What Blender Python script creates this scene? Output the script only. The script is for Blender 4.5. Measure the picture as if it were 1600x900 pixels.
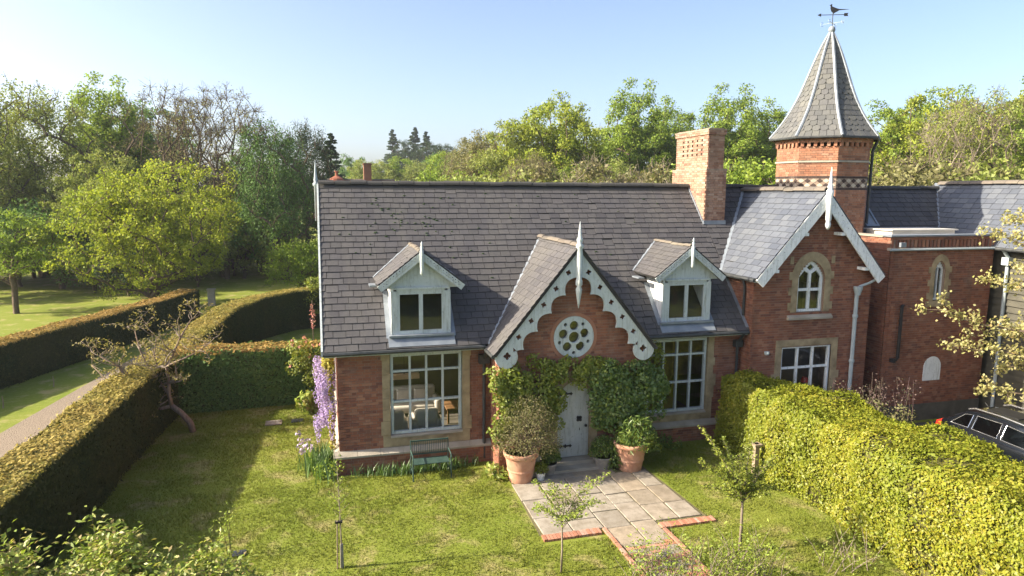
import bpy, bmesh, math, random
import numpy as np
from mathutils import Matrix, Vector
from mathutils.geometry import tessellate_polygon

for o in list(bpy.data.objects):
    bpy.data.objects.remove(o)
R = math.radians
SC = bpy.context.scene
COL = SC.collection
rng = np.random.default_rng(7)
random.seed(7)

# ------------------------------------------------------------------ camera
CAM_H = 7.4
yaw, pitch, roll = R(15.4), R(8.2), R(0.4)
fw = Vector((math.sin(yaw)*math.cos(pitch), math.cos(yaw)*math.cos(pitch), -math.sin(pitch)))
rt = Vector((math.cos(yaw), -math.sin(yaw), 0)); up = rt.cross(fw)
rt2 = rt*math.cos(roll)+up*math.sin(roll); up2 = up*math.cos(roll)-rt*math.sin(roll)
cam = bpy.data.cameras.new('camera'); camo = bpy.data.objects.new('camera', cam); COL.objects.link(camo)
cam.sensor_width = 36; cam.lens = 1067/1600*36; cam.clip_end = 6000; cam.clip_start = 0.1
m = Matrix((rt2, up2, -fw)).transposed().to_4x4(); m.translation = (0, 0, CAM_H)
camo.matrix_world = m
SC.camera = camo

# ------------------------------------------------------------------ sky, sun, exposure
SUN_EL, SUN_AZ = 31.5, 5.0      # elevation; degrees the sun stands behind the house front, to the west (-X)
sd = Vector((-math.cos(R(SUN_EL))*math.cos(R(SUN_AZ)), math.cos(R(SUN_EL))*math.sin(R(SUN_AZ)), math.sin(R(SUN_EL))))
W = bpy.data.worlds.new('World'); SC.world = W; W.use_nodes = True
nt = W.node_tree; nt.nodes.clear()
sky = nt.nodes.new('ShaderNodeTexSky'); sky.sky_type = 'NISHITA'; sky.sun_disc = False
sky.sun_elevation = R(SUN_EL); sky.sun_rotation = math.atan2(sd.x, sd.y)
sky.altitude = 50; sky.air_density = 0.65; sky.dust_density = 2.8; sky.ozone_density = 0.4
bg = nt.nodes.new('ShaderNodeBackground'); bg.inputs[1].default_value = 0.112
ow = nt.nodes.new('ShaderNodeOutputWorld')
nt.links.new(sky.outputs[0], bg.inputs[0]); nt.links.new(bg.outputs[0], ow.inputs[0])
sl = bpy.data.lights.new('sun', 'SUN'); sl.energy = 4.8; sl.angle = R(0.55); sl.color = (1.0, 0.88, 0.7)
so = bpy.data.objects.new('sun', sl); COL.objects.link(so)
so.rotation_euler = (-sd).to_track_quat('-Z', 'Y').to_euler(); so.location = (-40, 20, 40)
vs = SC.view_settings; vs.view_transform = 'Standard'; vs.look = 'None'; vs.gamma = 1.0; vs.use_curve_mapping = False
vs.exposure = 1.55
SC.cycles.max_bounces = 7; SC.cycles.transparent_max_bounces = 12
SC.cycles.diffuse_bounces = 3; SC.cycles.glossy_bounces = 3; SC.cycles.transmission_bounces = 4
SC.cycles.use_denoising = True
SC.cycles.use_adaptive_sampling = True

# ------------------------------------------------------------------ mesh helpers
class MB:
    """collects faces; build() links them as one mesh object"""
    def __init__(s): s.v = []; s.f = []
    def add(s, vs, fs):
        n = len(s.v); s.v.extend([tuple(map(float, p)) for p in vs]); s.f.extend([tuple(i+n for i in f) for f in fs]); return s
    def box(s, x0, x1, y0, y1, z0, z1):
        return s.add([(x0,y0,z0),(x1,y0,z0),(x1,y1,z0),(x0,y1,z0),(x0,y0,z1),(x1,y0,z1),(x1,y1,z1),(x0,y1,z1)],
                     [(0,3,2,1),(4,5,6,7),(0,1,5,4),(1,2,6,5),(2,3,7,6),(3,0,4,7)])
    def obox(s, o, a, b, c):
        """box spanned by vectors a, b, c from corner o"""
        o, a, b, c = map(Vector, (o, a, b, c))
        p = [o, o+a, o+a+b, o+b, o+c, o+a+c, o+a+b+c, o+b+c]
        f = [(0,3,2,1),(4,5,6,7),(0,1,5,4),(1,2,6,5),(2,3,7,6),(3,0,4,7)]
        if a.cross(b).dot(c) < 0: f = [t[::-1] for t in f]
        return s.add(p, f)
    def bar(s, p, q, w, h, upv=(0,0,1)):
        p, q = Vector(p), Vector(q); d = (q-p)
        u = Vector(upv); side = d.cross(u)
        if side.length < 1e-6: side = d.cross(Vector((1,0,0)))
        side.normalize(); u = side.cross(d).normalized()
        return s.obox(p-side*w/2-u*h/2, d, side*w, u*h)
    def tube(s, pts, rad, n=8, cap=True):
        pts = [Vector(p) for p in pts]; m_ = len(pts)
        if not hasattr(rad, '__len__'): rad = [rad]*m_
        base = len(s.v); ref = None
        for i, p in enumerate(pts):
            d = (pts[min(i+1, m_-1)]-pts[max(i-1, 0)]).normalized()
            if ref is None:
                ref = d.orthogonal().normalized()
            ref = (ref-d*ref.dot(d))
            ref = ref.normalized() if ref.length > 1e-5 else d.orthogonal().normalized()
            b = d.cross(ref)
            for k in range(n):
                a = 2*math.pi*k/n
                s.v.append(tuple(p+(ref*math.cos(a)+b*math.sin(a))*rad[i]))
        for i in range(m_-1):
            for k in range(n):
                k2 = (k+1) % n
                s.f.append((base+i*n+k, base+i*n+k2, base+(i+1)*n+k2, base+(i+1)*n+k))
        if cap:
            s.f.append(tuple(base+k for k in range(n))[::-1]); s.f.append(tuple(base+(m_-1)*n+k for k in range(n)))
        return s
    def lathe(s, prof, c, n=24, rot=0.0):
        """prof: (radius, z) from bottom to top about the vertical through c"""
        base = len(s.v)
        for r_, z in prof:
            for k in range(n):
                a = rot+2*math.pi*k/n
                s.v.append((c[0]+r_*math.cos(a), c[1]+r_*math.sin(a), c[2]+z))
        for i in range(len(prof)-1):
            for k in range(n):
                k2 = (k+1) % n
                s.f.append((base+i*n+k, base+i*n+k2, base+(i+1)*n+k2, base+(i+1)*n+k))
        s.f.append(tuple(base+k for k in range(n))[::-1]); s.f.append(tuple(base+(len(prof)-1)*n+k for k in range(n)))
        return s
    def plate(s, outline, holes, o, a, b, c):
        """flat plate with real holes: 2-D outlines in axes a, b at o, thickness vector c"""
        o, a, b, c = map(Vector, (o, a, b, c))
        polys = [list(outline)]+[list(h) for h in holes]
        tri = tessellate_polygon([[Vector((x, y, 0)) for x, y in p] for p in polys])
        flat = [p for q in polys for p in q]; n = len(flat); base = len(s.v)
        for k in (0, 1):
            for x, y in flat: s.v.append(tuple(o+a*x+b*y+c*k))
        flip = a.cross(b).dot(c) > 0
        for t in tri:
            A, B, Cc = flat[t[0]], flat[t[1]], flat[t[2]]
            ar = (B[0]-A[0])*(Cc[1]-A[1])-(B[1]-A[1])*(Cc[0]-A[0])
            t = t if ar > 0 else (t[0], t[2], t[1])
            lo = tuple(base+i for i in t); hi = tuple(base+n+i for i in t)
            s.f.append(lo[::-1] if flip else lo); s.f.append(hi if flip else hi[::-1])
        st = 0
        for q in polys:
            ar = sum(q[i][0]*q[(i+1) % len(q)][1]-q[(i+1) % len(q)][0]*q[i][1] for i in range(len(q)))
            outer = st == 0
            for i in range(len(q)):
                j = (i+1) % len(q)
                f = (base+st+i, base+st+j, base+n+st+j, base+n+st+i)
                good = (ar > 0) == outer
                if not good: f = f[::-1]
                s.f.append(f if flip else f[::-1])
            st += len(q)
        return s
    def mesh(s, name):
        me = bpy.data.meshes.new(name); me.from_pydata(s.v, [], s.f); return me
    def build(s, name, mat, parent=None, smooth=False, kind=None):
        return link(name, s.mesh(name), mat, parent, smooth, kind)

def link(name, me, mat, parent=None, smooth=False, kind=None):
    o = bpy.data.objects.new(name, me); COL.objects.link(o)
    if mat is not None and not me.materials: me.materials.append(mat)
    if smooth: me.shade_smooth()
    put(o, parent)
    if kind: o['kind'] = kind
    return o

def put(o, parent):
    if parent is not None:
        o.parent = parent
        if parent.parent is None:
            o.matrix_parent_inverse = Matrix.Translation(-parent.location)

def tag(o, label=None, cat=None, group=None, kind=None):
    if label: o['label'] = label
    if cat: o['category'] = cat
    if group: o['group'] = group
    if kind: o['kind'] = kind
    return o

def thing(name, label, cat, loc, group=None):
    o = bpy.data.objects.new(name, None); COL.objects.link(o); o.location = loc
    o.empty_display_size = 0.2
    return tag(o, label, cat, group)

def quick(name, V, F, mat, parent=None, smooth=False, kind=None):
    """big numpy mesh: V (n,3), F (m,k) all faces with k corners"""
    me = bpy.data.meshes.new(name); k = F.shape[1]
    me.vertices.add(len(V)); me.vertices.foreach_set('co', np.ascontiguousarray(V, dtype=np.float32).ravel())
    me.loops.add(F.size); me.loops.foreach_set('vertex_index', np.ascontiguousarray(F, dtype=np.int32).ravel())
    me.polygons.add(len(F)); me.polygons.foreach_set('loop_start', np.arange(0, F.size, k, dtype=np.int32))
    try: me.polygons.foreach_set('loop_total', np.full(len(F), k, dtype=np.int32))
    except Exception: pass
    me.update(calc_edges=True)
    return link(name, me, mat, parent, smooth, kind)

def unit(a): return a/np.maximum(np.linalg.norm(a, axis=-1, keepdims=True), 1e-9)
def rvec(n): return unit(rng.normal(size=(n, 3)))

def leaf_arrays(P, N, L, Wd, tri=False, fold=0.25, D=None):
    """leaf faces centred at P with normals N; returns V, F"""
    n = len(P); L = np.broadcast_to(np.asarray(L, float), (n,))[:, None]; Wd = np.broadcast_to(np.asarray(Wd, float), (n,))[:, None]
    D = rvec(n) if D is None else D
    D = unit(D-N*np.sum(D*N, 1, keepdims=True)); S = np.cross(N, D)
    if tri:
        V = np.stack([P-D*L*.5-S*Wd*.5, P-D*L*.5+S*Wd*.5, P+D*L*.5], 1).reshape(-1, 3)
        return V, np.arange(3*n).reshape(n, 3)
    V = np.stack([P-D*L*.5, P+S*Wd*.5+N*Wd*fold-D*L*.06, P+D*L*.5, P-S*Wd*.5+N*Wd*fold-D*L*.06], 1).reshape(-1, 3)
    return V, np.arange(4*n).reshape(n, 4)

def leaves(name, P, N, L, Wd, mat, parent=None, tri=False, kind=None, D=None, fold=0.25):
    V, F = leaf_arrays(np.asarray(P, float), unit(np.asarray(N, float)), L, Wd, tri, fold, D)
    return quick(name, V, F, mat, parent, False, kind)

_nk = rng.normal(size=(9, 3)); _np = rng.uniform(0, 6.28, 9)
def fnoise(P, scale):
    """smooth -1..1 noise on points"""
    K = _nk*(2.2/scale); v = np.zeros(len(P))
    for k, p, a in zip(K, _np, (1, .9, .8, .7, .6, .5, .5, .4, .4)): v += a*np.sin(P@k+p)
    return v/2.6

def tubes_np(P0, P1, R0, R1, n=5):
    """many straight tapered tubes at once -> V, F(quads)"""
    P0, P1 = np.asarray(P0, float), np.asarray(P1, float); m_ = len(P0)
    d = unit(P1-P0); r = np.where(np.abs(d[:, 2:3]) < .9, np.array([[0., 0, 1]]), np.array([[1., 0, 0]]))
    a = unit(np.cross(d, r)); b = np.cross(d, a)
    an = np.arange(n)*2*math.pi/n; c, s_ = np.cos(an)[None, :, None], np.sin(an)[None, :, None]
    ring = a[:, None]*c+b[:, None]*s_
    V = np.concatenate([P0[:, None]+ring*np.asarray(R0)[:, None, None], P1[:, None]+ring*np.asarray(R1)[:, None, None]], 1).reshape(-1, 3)
    k = np.arange(n); k2 = (k+1) % n
    f = np.stack([k, k2, k2+n, k+n], 1)
    F = (np.arange(m_)[:, None, None]*2*n+f[None]).reshape(-1, 4)
    return V, F
# ------------------------------------------------------------------ materials
class NT:
    def __init__(s, name):
        s.m = bpy.data.materials.new(name); s.m.use_nodes = True; s.t = s.m.node_tree; s.t.nodes.clear()
        s.out = s.n('ShaderNodeOutputMaterial')
    def n(s, t, **kw):
        nd = s.t.nodes.new(t)
        for k, v in kw.items(): setattr(nd, k, v)
        return nd
    def l(s, a, b): s.t.links.new(a, b)
    def noise(s, scale, detail=4, rough=.55, co=None, dist=0.0, vec='Object'):
        nd = s.n('ShaderNodeTexNoise'); nd.inputs['Scale'].default_value = scale; nd.inputs['Detail'].default_value = detail
        nd.inputs['Roughness'].default_value = rough; nd.inputs['Distortion'].default_value = dist
        if co is None: co = s.coord(vec)
        s.l(co, nd.inputs['Vector']); return nd.outputs['Fac']
    def coord(s, vec='Object'):
        if vec == 'Pos': return s.n('ShaderNodeNewGeometry').outputs['Position']
        return s.n('ShaderNodeTexCoord').outputs[vec]
    def island(s):
        """random per loose piece and per object"""
        a = s.n('ShaderNodeNewGeometry').outputs['Random Per Island']; b = s.n('ShaderNodeObjectInfo').outputs['Random']
        ad = s.n('ShaderNodeMath', operation='ADD'); s.l(a, ad.inputs[0]); s.l(b, ad.inputs[1])
        fr = s.n('ShaderNodeMath', operation='FRACT'); s.l(ad.outputs[0], fr.inputs[0]); return fr.outputs[0]
    def ramp(s, fac, stops, interp='LINEAR'):
        r = s.n('ShaderNodeValToRGB'); r.color_ramp.interpolation = interp
        e = r.color_ramp.elements
        while len(e) < len(stops): e.new(.5)
        for k, (p, c) in enumerate(stops): e[k].position = p; e[k].color = (*c, 1) if len(c) == 3 else c
        s.l(fac, r.inputs[0]); return r.outputs[0]
    def mix(s, fac, a, b, mode='MIX'):
        x = s.n('ShaderNodeMix', data_type='RGBA', blend_type=mode)
        for i, v in ((0, fac), (6, a), (7, b)):
            if hasattr(v, 'is_linked'): s.l(v, x.inputs[i])
            elif isinstance(v, (int, float)): x.inputs[i].default_value = v
            else: x.inputs[i].default_value = (*v, 1)
        return x.outputs[2]
    def math(s, op, a, b):
        x = s.n('ShaderNodeMath', operation=op)
        for i, v in enumerate((a, b)):
            if hasattr(v, 'is_linked'): s.l(v, x.inputs[i])
            else: x.inputs[i].default_value = v
        return x.outputs[0]
    def bump(s, h, strength=.4, dist=.02):
        b = s.n('ShaderNodeBump'); b.inputs['Strength'].default_value = strength; b.inputs['Distance'].default_value = dist
        s.l(h, b.inputs['Height']); return b.outputs[0]
    def pbr(s, col, rough=.8, metal=0.0, normal=None, spec=.35, coat=0.0):
        p = s.n('ShaderNodeBsdfPrincipled')
        for nm, v in (('Base Color', col), ('Roughness', rough), ('Metallic', metal), ('Specular IOR Level', spec), ('Coat Weight', coat)):
            if hasattr(v, 'is_linked'): s.l(v, p.inputs[nm])
            elif nm == 'Base Color': p.inputs[nm].default_value = (*v, 1)
            else: p.inputs[nm].default_value = v
        if normal is not None: s.l(normal, p.inputs['Normal'])
        s.l(p.outputs[0], s.out.inputs[0]); return s.m

def mat_simple(name, a, b, scale=6, rough=.7, bump=.2, metal=0.0, spec=.35, dist=.01, coat=0.0):
    t = NT(name); f = t.noise(scale, 5); g = t.noise(scale*9, 3)
    c = t.ramp(f, [(.3, a), (.7, b)])
    return t.pbr(c, rough, metal, t.bump(g, bump, dist), spec, coat)

def mat_paint(name, a, b, dirt=(.19, .2, .155), amt=.75):
    t = NT(name); pos = t.coord('Pos'); f = t.noise(3, 5, .6, pos); c = t.ramp(f, [(.3, a), (.7, b)])
    mp = t.n('ShaderNodeMapping'); mp.inputs['Scale'].default_value = (9, 9, 1.1); t.l(pos, mp.inputs[0])
    st = t.noise(1.6, 6, .7, mp.outputs[0]); c = t.mix(t.ramp(st, [(.5, (0, 0, 0)), (.75, (amt,)*3)]), c, dirt)
    sp = t.noise(16, 5, .7, pos); c = t.mix(t.ramp(sp, [(.58, (0, 0, 0)), (.72, (amt*.8,)*3)]), c, tuple(x*.7 for x in dirt))
    return t.pbr(c, .62, 0, t.bump(sp, .25, .004), .3)

def mat_brick(name, cols, soot=.35):
    t = NT(name); r = t.island()
    c = t.ramp(r, [(k/(len(cols)-1), q) for k, q in enumerate(cols)])
    big = t.noise(.55, 5, .6, t.coord('Pos')); fine = t.noise(45, 4, .6, t.coord('Pos'))
    c = t.mix(t.ramp(big, [(.42, (0, 0, 0)), (.7, (soot,)*3)]), c, (.075, .055, .045))
    lime = t.noise(1.7, 6, .65, t.coord('Pos'))
    c = t.mix(t.ramp(lime, [(.56, (0, 0, 0)), (.76, (.45,)*3)]), c, (.34, .26, .21))
    c = t.mix(t.ramp(fine, [(.3, (.0,)*3), (.8, (.3,)*3)]), c, (.16, .07, .045))
    mp = t.n('ShaderNodeMapping'); mp.inputs['Scale'].default_value = (2.2, 2.2, .3); t.l(t.coord('Pos'), mp.inputs[0]); run = t.noise(1.1, 6, .7, mp.outputs[0])
    c = t.mix(t.ramp(run, [(.52, (0, 0, 0)), (.74, (.5,)*3)]), c, (.1, .075, .06))
    return t.pbr(c, .92, 0, t.bump(fine, .5, .006), .2)

def mat_slate(name, cols, lichen=(.2, .19, .14), lam=.3, rough=.72, spec=.25):
    t = NT(name); r = t.island()
    c = t.ramp(r, [(k/(len(cols)-1), q) for k, q in enumerate(cols)])
    pos = t.coord('Pos')
    mp = t.n('ShaderNodeMapping'); mp.inputs['Scale'].default_value = (1.6, .35, .35); t.l(pos, mp.inputs[0])
    st = t.noise(1.2, 6, .65, mp.outputs[0])
    c = t.mix(t.ramp(st, [(.45, (0, 0, 0)), (.72, (lam,)*3)]), c, lichen)
    fine = t.noise(14, 6, .7, pos)
    c = t.mix(t.ramp(fine, [(.35, (.0,)*3), (.75, (.4,)*3)]), c, tuple(x*.62 for x in cols[0]))
    sp = t.noise(5.5, 5, .7, pos)
    c = t.mix(t.ramp(sp, [(.66, (0, 0, 0)), (.74, (.55,)*3)]), c, (.05, .05, .03))
    return t.pbr(c, rough, 0, t.bump(fine, .35, .006), spec)

def mat_leaf(name, cols, trans=.35, rough=.6, gloss=.02, var=.45, big=None, bigscale=.5):
    t = NT(name); r = t.island()
    c = t.ramp(r, [(k/(len(cols)-1), q) for k, q in enumerate(cols)])
    if big is not None:
        f = t.noise(bigscale, 3, .5, t.coord('Pos'))
        c = t.mix(t.ramp(f, [(.38, (0, 0, 0)), (.64, (var,)*3)]), c, big)
    d = t.n('ShaderNodeBsdfDiffuse'); tr = t.n('ShaderNodeBsdfTranslucent'); gl = t.n('ShaderNodeBsdfGlossy')
    gl.inputs['Roughness'].default_value = rough; gl.inputs['Color'].default_value = (.8, .8, .8, 1)
    t.l(c, d.inputs[0]); t.l(t.mix(1.0, c, (1.0, 1.0, .6), 'MULTIPLY'), tr.inputs[0])
    m1 = t.n('ShaderNodeMixShader'); m1.inputs[0].default_value = trans; t.l(d.outputs[0], m1.inputs[1]); t.l(tr.outputs[0], m1.inputs[2])
    m2 = t.n('ShaderNodeMixShader'); m2.inputs[0].default_value = gloss; t.l(m1.outputs[0], m2.inputs[1]); t.l(gl.outputs[0], m2.inputs[2])
    t.l(m2.outputs[0], t.out.inputs[0]); return t.m

def mat_glass(name, tint=(.9, .93, .92), base=.065):
    t = NT(name)
    lw = t.n('ShaderNodeLayerWeight'); lw.inputs[0].default_value = .5
    f = t.noise(1.3, 2, .5); fr_n = t.bump(f, .06, .05)
    tr = t.n('ShaderNodeBsdfTransparent'); tr.inputs[0].default_value = (*tint, 1)
    gl = t.n('ShaderNodeBsdfGlossy'); gl.inputs['Roughness'].default_value = .02; t.l(fr_n, gl.inputs['Normal'])
    k = t.math('ADD', t.math('MULTIPLY', t.math('POWER', lw.outputs['Facing'], 5.0), .9), base)
    mx = t.n('ShaderNodeMixShader'); t.l(k, mx.inputs[0]); t.l(tr.outputs[0], mx.inputs[1]); t.l(gl.outputs[0], mx.inputs[2])
    t.l(mx.outputs[0], t.out.inputs[0]); return t.m

M = {}
M['brick'] = mat_brick('brick', [(0.270, 0.107, 0.064), (0.342, 0.148, 0.088), (0.234, 0.092, 0.061), (0.378, 0.189, 0.121), (0.171, 0.071, 0.055), (0.306, 0.122, 0.072)])
M['brick_pale'] = mat_brick('brick_pale', [(0.360, 0.163, 0.094), (0.414, 0.204, 0.121), (0.306, 0.133, 0.077), (0.450, 0.255, 0.165), (0.225, 0.102, 0.066)], .45)
M['brick_chimney'] = mat_brick('brick_chimney', [(0.340, 0.197, 0.134), (0.397, 0.257, 0.184), (0.275, 0.147, 0.099), (0.429, 0.303, 0.228), (0.219, 0.110, 0.079)], .4)
M['mortar'] = mat_simple('mortar', (.20, .15, .115), (.30, .235, .18), 8, .95, .3)
M['blackbrick'] = mat_brick('blackbrick', [(.035, .03, .03), (.05, .042, .04), (.03, .03, .035)], .2)
M['creambrick'] = mat_brick('creambrick', [(.5, .44, .34), (.58, .52, .42), (.44, .38, .3)], .2)
M['slate'] = mat_slate('slate', [(0.072, 0.071, 0.074), (0.088, 0.084, 0.087), (0.064, 0.062, 0.068), (0.096, 0.092, 0.094), (0.078, 0.076, 0.083)], (0.126, 0.120, 0.108), .6)
M['slate_new'] = mat_slate('slate_new', [(0.084, 0.094, 0.117), (0.109, 0.122, 0.146), (0.073, 0.084, 0.107), (0.124, 0.136, 0.155)], (0.145, 0.155, 0.158), .2, .5)
M['slate_spire'] = mat_slate('slate_spire', [(0.090, 0.092, 0.094), (0.112, 0.114, 0.112), (0.079, 0.083, 0.086), (0.129, 0.129, 0.120), (0.101, 0.103, 0.108)], (0.172, 0.175, 0.140), .5)
M['ridge'] = mat_slate('ridge', [(.13, .11, .09), (.17, .145, .12), (.1, .09, .08)], (.2, .18, .13), .6, .8)
M['ridge_dark'] = mat_slate('ridge_dark', [(.05, .05, .05), (.07, .066, .062), (.045, .045, .045)], (.1, .1, .07), .4, .7)
M['under'] = mat_simple('underlay', (.03, .03, .03), (.045, .043, .04), 5, .95, .1)
M['lead'] = mat_simple('lead', (0.170, 0.196, 0.230), (0.272, 0.306, 0.340), 3, .5, .15, .25, .5)
M['stone'] = mat_simple('stone', (.19, .145, .085), (.41, .325, .2), 3.2, .9, .5)
M['stone_grey'] = mat_simple('stone_grey', (.27, .24, .19), (.38, .34, .28), 2.5, .9, .4)
M['paint'] = mat_paint('pale_blue_paint', (0.423, 0.473, 0.477), (0.504, 0.549, 0.549))
M['paint_white'] = mat_paint('white_paint', (.70, .73, .74), (.80, .82, .82))
M['door'] = mat_paint('door_paint', (.40, .43, .41), (.48, .5, .48))
M['iron'] = mat_simple('black_iron', (.012, .012, .013), (.03, .03, .032), 10, .5, .2)
M['gutter'] = mat_simple('gutter', (.03, .034, .036), (.06, .064, .066), 6, .5, .1)
M['pipe'] = mat_simple('grey_pipe', (.30, .36, .38), (.38, .43, .45), 4, .5, .05)
M['glass'] = mat_glass('glass')
M['dark'] = mat_simple('interior', (.10, .085, .07), (.14, .12, .095), 2, .9, .05)
M['floorwood'] = mat_simple('floor_wood', (.12, .07, .04), (.18, .11, .06), 3, .6, .05)
M['sofa'] = mat_simple('sofa_fabric', (.55, .51, .45), (.66, .62, .55), 4, .95, .2)
M['cushion'] = mat_simple('cushion_fabric', (.6, .42, .28), (.7, .52, .36), 4, .95, .2)
M['wood'] = mat_simple('brown_wood', (.16, .08, .035), (.24, .13, .06), 5, .6, .1)
M['terracotta'] = mat_simple('terracotta', (.40, .19, .115), (.54, .32, .22), 4.5, .9, .35)
M['pot_grey'] = mat_simple('pot_grey', (.22, .2, .18), (.34, .31, .28), 5, .9, .3)
M['joint'] = mat_simple('mossy_joint', (.085, .08, .035), (.14, .12, .06), 9, .95, .5)
M['soil'] = mat_simple('soil', (.03, .02, .014), (.06, .045, .03), 12, .95, .6)
M['bench'] = mat_simple('bench_green', (.028, .06, .05), (.05, .09, .075), 6, .6, .1)
M['clad'] = mat_simple('dark_cladding', (.05, .048, .036), (.085, .08, .06), 3, .7, .2)
M['plinth_dark'] = mat_simple('dark_plinth', (.075, .07, .06), (.13, .12, .1), 3, .9, .4)
M['tilered'] = mat_simple('red_tile', (.24, .085, .05), (.34, .13, .075), 3, .9, .3)
M['membrane'] = mat_simple('roof_membrane', (.42, .41, .38), (.54, .52, .48), 1.5, .8, .1)
M['tarmac'] = mat_simple('tarmac', (.05, .048, .045), (.08, .077, .07), 1.2, .9, .5)
M['edging'] = mat_brick('edging_brick', [(0.378, 0.173, 0.107), (0.445, 0.233, 0.164), (0.329, 0.142, 0.088), (0.477, 0.304, 0.240)], .1)
M['wood_post'] = mat_simple('old_post', (.2, .15, .1), (.3, .24, .17), 5, .9, .3)
# vehicle
M['carpaint'] = mat_simple('navy_paint', (0.005, 0.007, 0.010), (0.007, 0.009, 0.013), 2, .22, 0, .2, .6, .01, 1.0)
M['chrome'] = mat_simple('chrome', (.72, .73, .74), (.78, .78, .78), 4, .2, 0, .9, .5)
M['tyre'] = mat_simple('tyre', (.015, .015, .015), (.025, .025, .025), 8, .8, .2)
M['taillight'] = mat_simple('tail_light', (.5, .02, .012), (.55, .03, .015), 4, .2, 0, 0, .5)
M['headlight'] = mat_simple('head_light', (.6, .62, .64), (.7, .7, .7), 4, .15, 0, .3, .5)
M['carglass'] = mat_glass('car_glass', (.35, .38, .38), .08)
M['trim'] = mat_simple('black_trim', (.01, .01, .01), (.02, .02, .02), 6, .6, .1)
# bark
def mat_bark(name, a, b):
    t = NT(name); pos = t.coord('Pos'); mp = t.n('ShaderNodeMapping'); mp.inputs['Scale'].default_value = (9, 9, 2); t.l(pos, mp.inputs[0])
    f = t.noise(2, 5, .65, mp.outputs[0]); return t.pbr(t.ramp(f, [(.3, a), (.7, b)]), .95, 0, t.bump(f, .7, .03), .15)
M['bark'] = mat_bark('bark', (.07, .05, .035), (.16, .125, .09))
M['bark_pale'] = mat_bark('bark_pale', (.15, .12, .09), (.29, .245, .19))
M['bark_brown'] = mat_bark('bark_brown', (.15, .105, .075), (.29, .225, .17))
# foliage
M['l_oak'] = mat_leaf('leaf_oak', [(0.259, 0.310, 0.034), (0.362, 0.405, 0.045), (0.190, 0.259, 0.031), (0.448, 0.466, 0.061)], .45, big=(0.172, 0.250, 0.034), bigscale=.12)
M['l_fresh'] = mat_leaf('leaf_fresh', [(0.202, 0.298, 0.036), (0.290, 0.378, 0.048), (0.154, 0.241, 0.032), (0.367, 0.435, 0.064)], .45, big=(0.154, 0.241, 0.039), bigscale=.12)
M['l_olive'] = mat_leaf('leaf_olive', [(0.233, 0.281, 0.064), (0.316, 0.354, 0.088), (0.175, 0.221, 0.054), (0.367, 0.390, 0.112)], .4, big=(0.184, 0.236, 0.057), bigscale=.15)
M['l_dark'] = mat_leaf('leaf_dark', [(0.109, 0.206, 0.048), (0.157, 0.268, 0.064), (0.083, 0.166, 0.043), (0.217, 0.340, 0.083)], .3, big=(0.073, 0.145, 0.043), bigscale=.15)
M['l_conifer'] = mat_leaf('leaf_conifer', [(0.036, 0.070, 0.029), (0.054, 0.090, 0.036), (0.029, 0.055, 0.026)], .2, big=(0.029, 0.050, 0.024), bigscale=.1)
M['l_grey'] = mat_leaf('leaf_greygreen', [(0.186, 0.192, 0.072), (0.240, 0.234, 0.096), (0.150, 0.150, 0.062), (0.282, 0.264, 0.120)], .38, big=(0.192, 0.174, 0.078), bigscale=.3)
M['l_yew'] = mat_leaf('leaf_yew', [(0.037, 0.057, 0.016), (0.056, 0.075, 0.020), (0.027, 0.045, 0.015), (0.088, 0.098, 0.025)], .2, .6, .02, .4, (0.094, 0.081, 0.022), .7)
M['l_yewtop'] = mat_leaf('leaf_yew_top', [(.31, .26, .065), (.36, .3, .09), (.26, .24, .052), (.4, .33, .12), (.2, .22, .045)], .3, .6, .01, .45, (.38, .27, .085), .6)
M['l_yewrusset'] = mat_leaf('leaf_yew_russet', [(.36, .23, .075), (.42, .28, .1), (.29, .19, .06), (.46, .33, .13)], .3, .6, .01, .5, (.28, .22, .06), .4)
M['l_beech'] = mat_leaf('leaf_beech', [(0.279, 0.288, 0.020), (0.225, 0.261, 0.020), (0.351, 0.333, 0.032), (0.171, 0.216, 0.018), (0.360, 0.306, 0.036), (0.252, 0.279, 0.023)], .4, .5, .025, .6, (0.171, 0.225, 0.020), .6)
M['l_ivy'] = mat_leaf('leaf_climber', [(0.208, 0.260, 0.034), (0.286, 0.325, 0.044), (0.143, 0.202, 0.029), (0.377, 0.377, 0.058)], .42, .5, .03, .35, (0.130, 0.195, 0.031), 1.2)
M['l_ivydark'] = mat_leaf('leaf_climber_dark', [(0.110, 0.186, 0.037), (0.160, 0.245, 0.048), (0.076, 0.135, 0.030), (0.304, 0.371, 0.068)], .35, .45, .04, .4, (0.076, 0.144, 0.030), 1.2)
M['l_dry'] = mat_leaf('leaf_bronze', [(.19, .17, .075), (.23, .21, .1), (.14, .14, .055), (.18, .2, .07), (.26, .22, .13)], .35, gloss=.02)
M['l_shrub'] = mat_leaf('leaf_shrub', [(0.235, 0.323, 0.041), (0.317, 0.394, 0.061), (0.166, 0.246, 0.031), (0.400, 0.437, 0.102), (0.317, 0.240, 0.092), (0.193, 0.282, 0.036)], .4, .5, .035)
M['l_sapling'] = mat_leaf('leaf_sapling', [(0.253, 0.344, 0.052), (0.322, 0.397, 0.063), (0.196, 0.277, 0.041), (0.299, 0.291, 0.081)], .45, gloss=.02)
M['l_blossom'] = mat_leaf('leaf_blossom', [(0.399, 0.370, 0.145), (0.494, 0.460, 0.212), (0.314, 0.320, 0.093), (0.551, 0.520, 0.289), (0.323, 0.250, 0.093)], .45, gloss=.01)
M['l_magnolia'] = mat_leaf('leaf_gnarled', [(.24, .22, .07), (.3, .26, .1), (.17, .17, .05), (.28, .2, .1)], .4, gloss=.02)
M['wisteria'] = mat_leaf('wisteria_flower', [(.38, .28, .56), (.48, .37, .64), (.29, .2, .46), (.6, .5, .72), (.36, .26, .54)], .3, .6, .01)
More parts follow.
